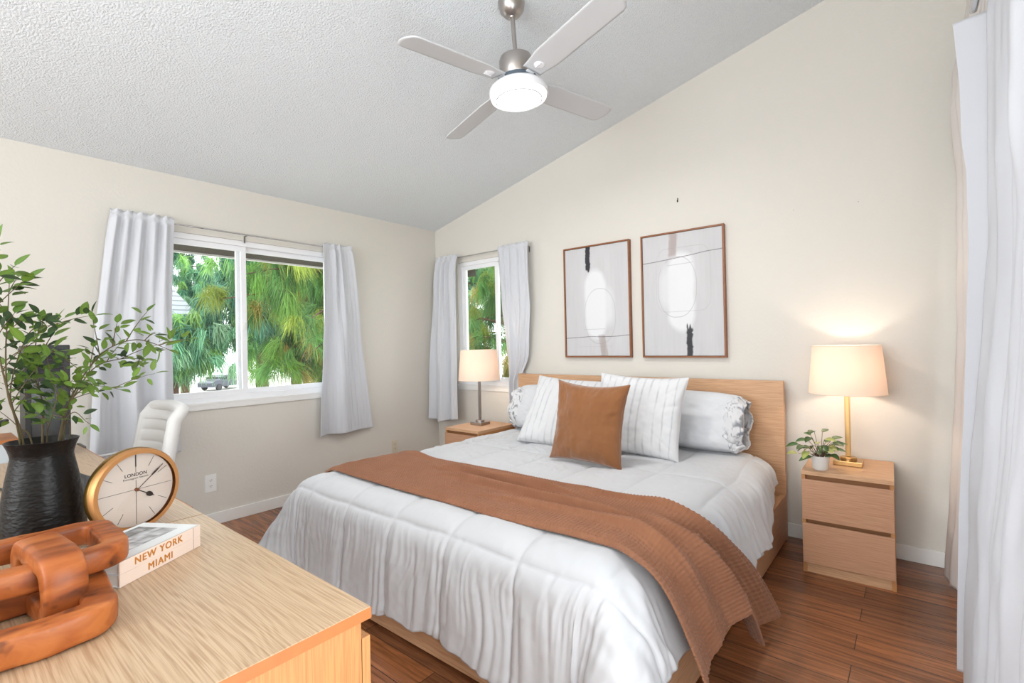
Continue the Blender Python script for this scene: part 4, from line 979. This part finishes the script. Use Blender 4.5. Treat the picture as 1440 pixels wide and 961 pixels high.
branch('slanting branch crossing left over the vase rim', [(VX, VY, DZ+0.03), (VX-0.0, VY-0.02, zr), ray(25, 600, 1.2), ray(15, 545, 1.18), ray(40, 470, 1.16), ray(70, 458, 1.15), ray(84, 455, 1.14)], 24, 39, lsize=0.038, side_tw=5, dark=0.45, rad=0.0022)

# ------------------------------------------------------------------ mantel clock
ck_c = Vector((2.325, -3.170, DZ)); R0 = 0.112
ck = thing('round_clock', 'round gold-rimmed clock with a pink face standing behind the books', 'clock', ck_c, (0, 0, math.atan2(0.95, -0.31)))
# local: x = across the face, y = away from the viewer side, z up; face normal is -y
ck.rotation_euler = (rd(0), 0, math.atan2(0.95, -0.31))
M_gold = mat('satin_gold', srgb(206, 150, 96), 0.42, 0.7)
M_goldb = mat('antique_gold_side', srgb(150, 118, 62), 0.35, 0.9)
M_face = mat('pink_dial', srgb(222, 205, 196), 0.55)
M_ink = mat('clock_ink', srgb(48, 38, 34), 0.5)
cm_ = (0, 0, R0+0.0005)
rx = (PI/2, 0, 0)
MB().lathe([(0.098, 0.0), (R0-0.004, 0.0), (R0, -0.006), (R0, -0.034), (R0-0.004, -0.038), (0.0, -0.038), (0, -0.030), (0.098, -0.030)], 96, c=cm_, rot=rx).build('rim', M_gold, ck, smooth=35)
MB().lathe([(R0+0.0004, -0.017), (R0+0.0014, -0.019), (R0+0.0014, -0.032), (R0+0.0004, -0.034)], 96, c=cm_, rot=rx, close=True).build('rim_band', M_goldb, ck, smooth=35)
MB().lathe([(0, -0.014), (0.0985, -0.014), (0.0985, -0.018), (0, -0.018)], 72, c=cm_, rot=rx).build('dial', M_face, ck)
def dial_bar(mb, ang, r0, r1, w, y, t_=0.0006):
    q = rd(ang); cx, czz = math.sin(q)*(r0+r1)/2, math.cos(q)*(r0+r1)/2
    mb.box((cx, y, cm_[2]+czz), (w, t_, r1-r0), rot=(0, q, 0))
mk_ = MB(); yy = 0.0136
for k in range(12):
    if k % 3: dial_bar(mk_, k*30, 0.066, 0.094, 0.0010, yy)
dial_bar(mk_, 0, 0.062, 0.095, 0.0030, yy); dial_bar(mk_, 0, 0.048, 0.062, 0.0009, yy); dial_bar(mk_, 0, 0.0, 0.026, 0.0009, yy)
dial_bar(mk_, 90, 0, 0.095, 0.0009, yy); dial_bar(mk_, 180, 0, 0.095, 0.0009, yy); dial_bar(mk_, 270, 0, 0.095, 0.0009, yy)
mk_.build('hour_marks', M_ink, ck)
h_ = MB(); dial_bar(h_, 122, -0.004, 0.052, 0.0022, 0.0095, 0.001)
def blob(mb, ang, r, a, b_, y):
    q = rd(ang); t_ = bmesh.new(); pts_ = [(a*math.cos(k), b_*math.sin(k)*(1 if math.sin(k) > 0 else 0.75)) for k in np.linspace(0, 2*PI, 20, endpoint=False)]
    for yo in (0, 1):
        vsx = [t_.verts.new((math.cos(q)*px+math.sin(q)*(r+pz), y+(0.001 if yo else 0), cm_[2]-math.sin(q)*px+math.cos(q)*(r+pz))) for px, pz in pts_]; t_.faces.new(vsx)
    mb._add(t_)
blob(h_, 122, 0.037, 0.0065, 0.011, 0.0092); h_.build('hour_hand', M_ink, ck)
h_ = MB(); dial_bar(h_, 51, -0.006, 0.088, 0.0015, 0.0080, 0.001); blob(h_, 51, 0.060, 0.0024, 0.018, 0.0076); h_.build('minute_hand', M_ink, ck)
MB().lathe([(0, -0.006), (0.0045, -0.006), (0.0045, -0.014), (0, -0.014)], 20, c=cm_, rot=rx).build('hub', mat('copper_hub', srgb(150, 96, 66), 0.4, 0.8), ck)
mt_ = Matrix.Translation((0, 0.0136, cm_[2]+0.041)) @ Matrix.Rotation(PI/2, 4, 'X')
text_mesh('dial_lettering', 'LONDON', 0.0125, M_ink, ck, mt_, 0.0002, 0.0002, 1.05)
mt_ = Matrix.Translation((0, 0.0136, cm_[2]+0.0315)) @ Matrix.Rotation(PI/2, 4, 'X')
text_mesh('dial_lettering', 'Kensington Station', 0.0075, M_ink, ck, mt_, 0.0002, 0.0, 1.1)
MB().lathe([(0, -0.0045), (0.0978, -0.0045), (0.0978, -0.0055), (0, -0.0055)], 72, c=cm_, rot=rx).build('crystal', M_glass, ck)

# ------------------------------------------------------------------ the two books
bk0 = Vector((2.684, -3.290, 0)); bdir = Vector((2.573-2.684, -3.106+3.290, 0)); blen = bdir.length; brot = math.atan2(bdir.y, bdir.x)
M_cover = mat('book_cover_cream', srgb(228, 208, 194), 0.5); M_covw = mat('book_cover_white', srgb(222, 224, 224), 0.4); M_pages = mat('book_pages', srgb(232, 228, 220), 0.8, bump=(500, 0.4, 0.001))
M_orange = mat('ochre_lettering', srgb(190, 120, 36), 0.45); M_fold = mat('spine_line', srgb(120, 86, 74), 0.5)
def book(z, thk, w, title, tsize, tpos, label, cover_photo):
    r = thing('book', label, 'book', (bk0.x, bk0.y, z), (0, 0, brot), 'city books on the chest')
    l_ = blen
    b = MB(); b.bx(0, l_, 0, w, 0, 0.0022, 0.0004); b.bx(0, l_, 0, w, thk-0.0022, thk, 0.0004); b.build('cover', M_covw, r)
    MB().bx(0, l_, -0.0012, 0.0024, 0, thk, 0.0005).build('spine', M_cover, r)
    MB().bx(0.003, l_-0.003, 0.0026, w-0.003, 0.0023, thk-0.0023).build('page_block', M_pages, r)
    m2 = Matrix.Translation((tpos*l_, -0.0015, thk/2)) @ Matrix.Rotation(PI/2, 4, 'X')
    text_mesh('spine_title', title, tsize, M_orange, r, m2, 0.0003, 0.0, 1.17, bold=0.0008)
    MB().bx(l_-0.022, l_-0.0212, -0.0014, -0.0010, 0.0005, thk-0.0005).build('spine_rule', M_fold, r)
    if cover_photo:
        def img(X, Z):
            sk = 0.62-0.25*Z; C = np.ones(X.shape)*0.5
            C = 0.34+0.30*fbm(X*3.5, Z*9+X*3, 701)+0.18*noise2(X*24, Z*7, 702); bld = (noise2(np.floor(X*14), np.floor(Z*3), 703) > 0)
            C = np.where(Z > 0.62, C*0.55+0.08*bld, C+0.10); return np.clip(np.stack([C*0.98, C, C*1.02], -1), 0.03, 0.72)
        xs = np.linspace(0, 1, 150); X, Z = np.meshgrid(xs, xs, indexing='ij')
        Pc = np.stack([0.016+X*(l_-0.045), 0.036+Z*(w-0.050), np.full_like(X, thk+0.0006)], -1)
        sheet('cover_photo', Pc, 0.0005, attr_mat('grey_photo', rough=0.35, spec=0.5), r, attr=img(X, Z))
    return r
book(DZ+0.0005, 0.0262, 0.158, 'MIAMI', 0.0215, 0.46, 'cream book titled MIAMI, lowest of the two on the chest', False)
book(DZ+0.0270, 0.0262, 0.158, 'NEW YORK', 0.0215, 0.45, 'cream book titled NEW YORK with grey city photo on its cover', True)

# ------------------------------------------------------------------ carved wooden chain
def chain_mat():
    m = mat('carved_teak', srgb(160, 90, 45), 0.45, spec=0.35, coat=0.05)
    n = m.node_tree.nodes; l = m.node_tree.links; b = n['Principled BSDF']
    tc = n.new('ShaderNodeTexCoord'); mp = n.new('ShaderNodeMapping'); mp.inputs['Scale'].default_value = (9, 3.5, 12); l.new(tc.outputs['Object'], mp.inputs['Vector'])
    a = n.new('ShaderNodeTexNoise'); a.inputs['Scale'].default_value = 1.6; a.inputs['Detail'].default_value = 6; a.inputs['Distortion'].default_value = 1.2; l.new(mp.outputs[0], a.inputs['Vector'])
    cr = n.new('ShaderNodeValToRGB'); e = cr.color_ramp.elements; e[0].position = 0.3; e[0].color = srgb(104, 52, 24); e[1].position = 0.62; e[1].color = srgb(178, 104, 52)
    k = e.new(0.46); k.color = srgb(156, 82, 36); l.new(a.outputs['Fac'], cr.inputs[0])
    k2 = n.new('ShaderNodeTexNoise'); k2.inputs['Scale'].default_value = 26; l.new(tc.outputs['Object'], k2.inputs['Vector'])
    cr2 = n.new('ShaderNodeValToRGB'); e = cr2.color_ramp.elements; e[0].position = 0.30; e[0].color = (0.25, 0.2, 0.16, 1); e[1].position = 0.38; e[1].color = (1, 1, 1, 1); l.new(k2.outputs['Fac'], cr2.inputs[0])
    mx = n.new('ShaderNodeMix'); mx.data_type = 'RGBA'; mx.blend_type = 'MULTIPLY'; mx.inputs['Factor'].default_value = 0.7
    l.new(cr.outputs[0], mx.inputs['A']); l.new(cr2.outputs[0], mx.inputs['B']); l.new(mx.outputs['Result'], b.inputs['Base Color']); return m
M_teak = chain_mat()
wc = thing('wooden_chain', 'chunky carved orange-brown wooden chain of square links in the left foreground', 'decoration', (2.76, -3.38, DZ))
def chain_link(c, ux, uy, a, b_, w, h, rc=0.045, wob=0):
    """rounded rectangular ring centred at c, half sizes a along ux and b_ along uy; bar section w x h"""
    ux = Vector(ux).normalized(); uy = Vector(uy).normalized(); nz = ux.cross(uy); pts_ = []
    for (sx_, sy_, q0) in ((1, 1, 0), (-1, 1, 90), (-1, -1, 180), (1, -1, 270)):
        for k in range(9):
            q = rd(q0+k*90/8); pts_.append(Vector(c)+ux*(sx_*(a-rc)+rc*math.cos(q))+uy*(sy_*(b_-rc)+rc*math.sin(q)))
    # subdivide the straights
    out = []
    for i in range(len(pts_)):
        p, q = pts_[i], pts_[(i+1) % len(pts_)]; n_ = max(1, int((q-p).length/0.012))
        for k in range(n_): out.append(p.lerp(q, k/n_))
    o_ = MB().tube(out, 0, 20, closed=True, sq=(w, h, nz)).build('link', M_teak, wc, smooth=60)
    me = o_.data; co = np.empty(len(me.vertices)*3, np.float32); me.vertices.foreach_get('co', co); co = co.reshape(-1, 3)
    dx = 0.0022*np.stack([noise2(co[:, 1]*22+wob, co[:, 2]*22, 801), noise2(co[:, 0]*22, co[:, 2]*22+wob, 802), noise2(co[:, 0]*22+wob, co[:, 1]*22, 803)], -1)
    me.vertices.foreach_set('co', (co+dx).ravel().astype(np.float32)); me.update(); return o_
O = wc.location
ya_ = Vector((0.05, 1, 0)).normalized(); xa_ = Vector((1, -0.05, 0)).normalized()
chain_link(Vector((2.752, -3.492, DZ+0.0275))-O, xa_, ya_, 0.105, 0.150, 0.050, 0.052, 0.04, 0)      # flat front link
chain_link(Vector((2.605, -3.435, DZ+0.0800))-O, Vector((1, 0, 0.0)), Vector((0.0, 1, 0.02)), 0.105, 0.140, 0.046, 0.046, 0.04, 5)  # raised rear link
chain_link(Vector((2.684, -3.396, DZ+0.0640))-O, Vector((1, 0.10, 0.0)), Vector((0, 0, 1)), 0.095, 0.045, 0.040, 0.062, 0.030, 9)      # upright link joining both

# ------------------------------------------------------------------ outside: pines, neighbour house, street, car
M_needle = attr_mat('pine_needles', rough=0.6, spec=0.2, trans=0.35)
M_bark = mat('pine_bark', srgb(96, 70, 54), 0.95, var=(9, srgb(60, 44, 36)), bump=(20, 0.8, 0.03))
def pine(loc, label, tufts, trunk, branches, seed, nlen=0.30, per=110, nw=0.0035, pal=None, dens_dir=(0, 0, -1)):
    rng = np.random.default_rng(seed); r = thing('pine_tree', label, 'tree', loc, group='pine trees outside the windows'); o = np.array(loc)
    b = MB(); b.tube([Vector(p)-Vector(loc) for p in trunk[0]], trunk[1], 12); b.build('trunk', M_bark, r, smooth=60)
    b = MB()
    for bp_, rr_ in branches: b.tube([Vector(p)-Vector(loc) for p in bp_], rr_, 7)
    b.build('branch', M_bark, r, smooth=60)
    C = np.array(tufts)-o; nt_ = len(C)
    cen = np.repeat(C, per, 0); n_ = len(cen)
    d = rng.normal(size=(n_, 3)); d /= np.linalg.norm(d, axis=1, keepdims=True)
    td = rng.normal(size=(nt_, 3))*0.5+np.array([0, 0, -0.75]); d = d*0.75+np.repeat(td, per, 0); d /= np.linalg.norm(d, axis=1, keepdims=True)
    L_ = nlen*rng.uniform(0.6, 1.15, (n_, 1)); root = cen+rng.normal(size=(n_, 3))*nlen*0.12
    s_ = np.cross(d, rng.normal(size=(n_, 3))); s_ /= np.linalg.norm(s_, axis=1, keepdims=True); s_ *= nw*rng.uniform(0.7, 1.3, (n_, 1))
    droop = np.array([0, 0, -1.0])*L_
    m1 = root+d*L_*0.5+droop*0.10; m2_ = root+d*L_*0.85+droop*0.42
    V = np.stack([root-s_, root+s_, m1+s_, m1-s_, m2_+s_*0.3, m2_-s_*0.3], 1).reshape(-1, 3)
    base_i = np.arange(n_)*6; F = np.concatenate([np.stack([base_i, base_i+1, base_i+2, base_i+3], 1), np.stack([base_i+3, base_i+2, base_i+4, base_i+5], 1)])
    pal = np.array(pal); ci = rng.integers(0, len(pal), nt_); cc = pal[ci]*rng.uniform(0.7, 1.3, (nt_, 1)); c = np.repeat(cc, per, 0)*rng.uniform(0.75, 1.25, (n_, 1))
    col = np.repeat(c, 6, 0)
    nd = from_arrays('needles', V, F, M_needle, r, False, attr=np.clip(col, 0, 1)); nd['kind'] = 'stuff'
    return r
rng = np.random.default_rng(3)
PALN = [(0.13, 0.26, 0.05), (0.08, 0.20, 0.05), (0.24, 0.30, 0.05), (0.05, 0.13, 0.04), (0.30, 0.24, 0.06), (0.12, 0.25, 0.07)]
PALF = [(0.16, 0.34, 0.20), (0.10, 0.26, 0.16), (0.24, 0.40, 0.24), (0.08, 0.20, 0.13), (0.22, 0.40, 0.12)]
def along(branches, k, spread, rngx):
    out = []
    for bp_, _ in branches:
        bp_ = [np.array(p) for p in bp_]
        for _i in range(k):
            t_ = rngx.uniform(0.15, 1)*(len(bp_)-1); i = min(int(t_), len(bp_)-2); p = bp_[i]+(bp_[i+1]-bp_[i])*(t_-i); out.append(p+rngx.normal(size=3)*spread)
    return out
# near pine beyond the right-hand pane
br = []
for k in range(24):
    z = 0.75+0.11*k; q = rng.uniform(0, 2*PI); ln = rng.uniform(0.7, 1.35)
    q = rng.uniform(PI*0.75, PI*1.85) if k % 3 else q; p0 = np.array([-3.4, 0.85, z]); dirv = np.array([math.cos(q)*0.8, math.sin(q), 0.05]); ln = ln*1.35; p1 = p0+dirv*ln*0.5+np.array([0, 0, 0.08]); p2 = p0+dirv*ln+np.array([0, 0, -0.12])
    br.append(([tuple(p0), tuple(p1), tuple(p2)], [0.03, 0.02, 0.007]))
pine((-3.4, 0.85, -2.6), 'near bright green long-needled pine filling the right pane of the big window', along(br, 15, 0.14, rng),
     ([(-3.4, 0.85, -2.6), (-3.35, 0.9, 0.5), (-3.4, 0.8, 3.6)], [0.13, 0.10, 0.05]), br, 1, 0.34, 120, 0.0032, PALN)
br = []
for k in range(28):
    z = 0.2+0.12*k; q = rng.uniform(0, 2*PI); ln = rng.uniform(0.8, 1.5)
    p0 = np.array([-2.2, 4.0, z]); dirv = np.array([math.cos(q), math.sin(q), 0.1]); p1 = p0+dirv*ln*0.5+np.array([0, 0, 0.1]); p2 = p0+dirv*ln+np.array([0, 0, -0.15])
    br.append(([tuple(p0), tuple(p1), tuple(p2)], [0.035, 0.02, 0.008]))
pine((-2.2, 4.0, -2.6), 'long-needled pine behind the small corner window', along(br, 11, 0.16, rng),
     ([(-2.2, 4.0, -2.6), (-2.15, 3.95, 0.8), (-2.2, 4.0, 3.8)], [0.11, 0.08, 0.05]), br, 2, 0.36, 120, 0.0035, PALN)
# farther blue-green trees beyond the left-hand pane and further back
for j, (x, y, zlo, zhi, rad_, lab) in enumerate(((-9.0, 2.05, 1.60, 4.6, 1.10, 'blue-green pine further off, seen through the left pane of the big window'), (-11.5, 4.2, 1.5, 4.8, 1.5, 'tall pine well behind the nearest one, right of the street'), (-7.0, 7.2, -0.8, 4.6, 1.9, 'pine far beyond the small corner window'), (-19.5, 3.5, 1.8, 6.5, 2.3, 'broad tree rising behind the neighbouring pale roof'), (-9.3, 0.15, 1.42, 1.58, 0.45, 'low bushy tree below the neighbouring roof, in the left pane'))):
    br = []
    for k in range(26):
        z = zlo+(zhi-zlo)*k/25; q = rng.uniform(0, 2*PI); ln = rng.uniform(0.6, 1.0)*rad_
        p0 = np.array([x, y, z]); dv = np.array([math.cos(q), math.sin(q), 0.1]); br.append(([tuple(p0), tuple(p0+dv*ln*0.5), tuple(p0+dv*ln-np.array([0, 0, 0.15]))], [0.04, 0.025, 0.01]))
    pine((x, y, -2.6), lab, along(br, 13, 0.28, rng), ([(x, y, -2.6), (x+0.05, y, 1), (x, y, zhi)], [0.2, 0.14, 0.05]), br, 10+j, 0.42, 70, 0.009, PALF)
# street level
M_ground = mat('pale_pavement', srgb(196, 192, 184), 0.95, var=(0.6, srgb(170, 168, 160)))
struct(MB().bx(-70, -0.12, -30, 60, -2.75, -2.6).build('ground', M_ground))
struct(MB().bx(-0.12, 30, 0.12, 60, -2.75, -2.6).build('ground', mat('lawn', srgb(110, 130, 80), 0.95, var=(2, srgb(150, 140, 100)))))
hs = thing('neighbour_house', 'neighbouring house with pale shingle roof at the left edge of the big window', 'house', (-12.0, -0.6, -2.6))
MB().bx(-3, 0.6, -4.5, 1.25, 0, 4.70).build('wall', mat('stucco', srgb(206, 200, 188), 0.9), hs)
bm = bmesh.new(); A = [bm.verts.new(p) for p in ((1.0, 2.0, 4.72), (1.0, -5, 4.72), (1.0, -5, 6.4), (1.0, 0.35, 6.6))]; B = [bm.verts.new((-3.4, v.co.y, v.co.z)) for v in A]
bm.faces.new(A); bm.faces.new(B[::-1])
for i in range(4): bm.faces.new((A[i], B[i], B[(i+1) % 4], A[(i+1) % 4]))
bmesh.ops.recalc_face_normals(bm, faces=bm.faces); me = bpy.data.meshes.new('roof'); bm.to_mesh(me); bm.free()
def shingle():
    m = mat('grey_shingle', srgb(176, 180, 186), 0.9); n = m.node_tree.nodes; l = m.node_tree.links
    tc = n.new('ShaderNodeTexCoord'); w_ = n.new('ShaderNodeTexWave'); w_.bands_direction = 'Z'; w_.inputs['Scale'].default_value = 2.6; w_.inputs['Distortion'].default_value = 0.6
    cr = n.new('ShaderNodeValToRGB'); cr.color_ramp.elements[0].position = 0.0; cr.color_ramp.elements[0].color = srgb(128, 132, 140); cr.color_ramp.elements[1].position = 0.25; cr.color_ramp.elements[1].color = srgb(188, 192, 198)
    l.new(tc.outputs['Object'], w_.inputs['Vector']); l.new(w_.outputs['Fac'], cr.inputs[0]); l.new(cr.outputs[0], n['Principled BSDF'].inputs['Base Color']); return m
link_mesh('roof', me, shingle(), hs)
MB().bx(0.98, 1.06, -5, 2.05, 4.45, 4.74).build('gutter', M_trim, hs)
# parked car
car = thing('car', 'dark car parked far off on the pale street, seen low in the left pane', 'car', (-49, 15.6, -2.6), (0, 0, rd(118)))
prof = [(-2.1, 0.35), (-2.15, 0.75), (-1.9, 0.92), (-1.25, 1.0), (-0.7, 1.42), (0.6, 1.45), (1.25, 1.05), (1.95, 0.92), (2.15, 0.7), (2.1, 0.35)]
bm = bmesh.new(); A = [bm.verts.new((x, -0.85, z)) for x, z in prof]; B = [bm.verts.new((x, 0.85, z)) for x, z in prof]
bm.faces.new(A); bm.faces.new(B[::-1])
for i in range(len(prof)): bm.faces.new((A[i], B[i], B[(i+1) % len(prof)], A[(i+1) % len(prof)]))
bmesh.ops.recalc_face_normals(bm, faces=bm.faces); me = bpy.data.meshes.new('body'); bm.to_mesh(me); bm.free()
link_mesh('body', me, mat('car_paint', srgb(70, 74, 84), 0.3, 0.3), car)
MB().bx(-1.1, 1.0, -0.87, 0.87, 1.02, 1.32, 0.1).build('window', mat('car_glass', srgb(34, 38, 44), 0.1), car)
for x in (-1.35, 1.35):
    for y in (-0.8, 0.8): MB().lathe([(0, -0.1), (0.31, -0.1), (0.33, 0), (0.31, 0.1), (0, 0.1)], 24, c=(x, y, 0.33), rot=(PI/2, 0, 0)).build('wheel', M_blackp, car, smooth=40)
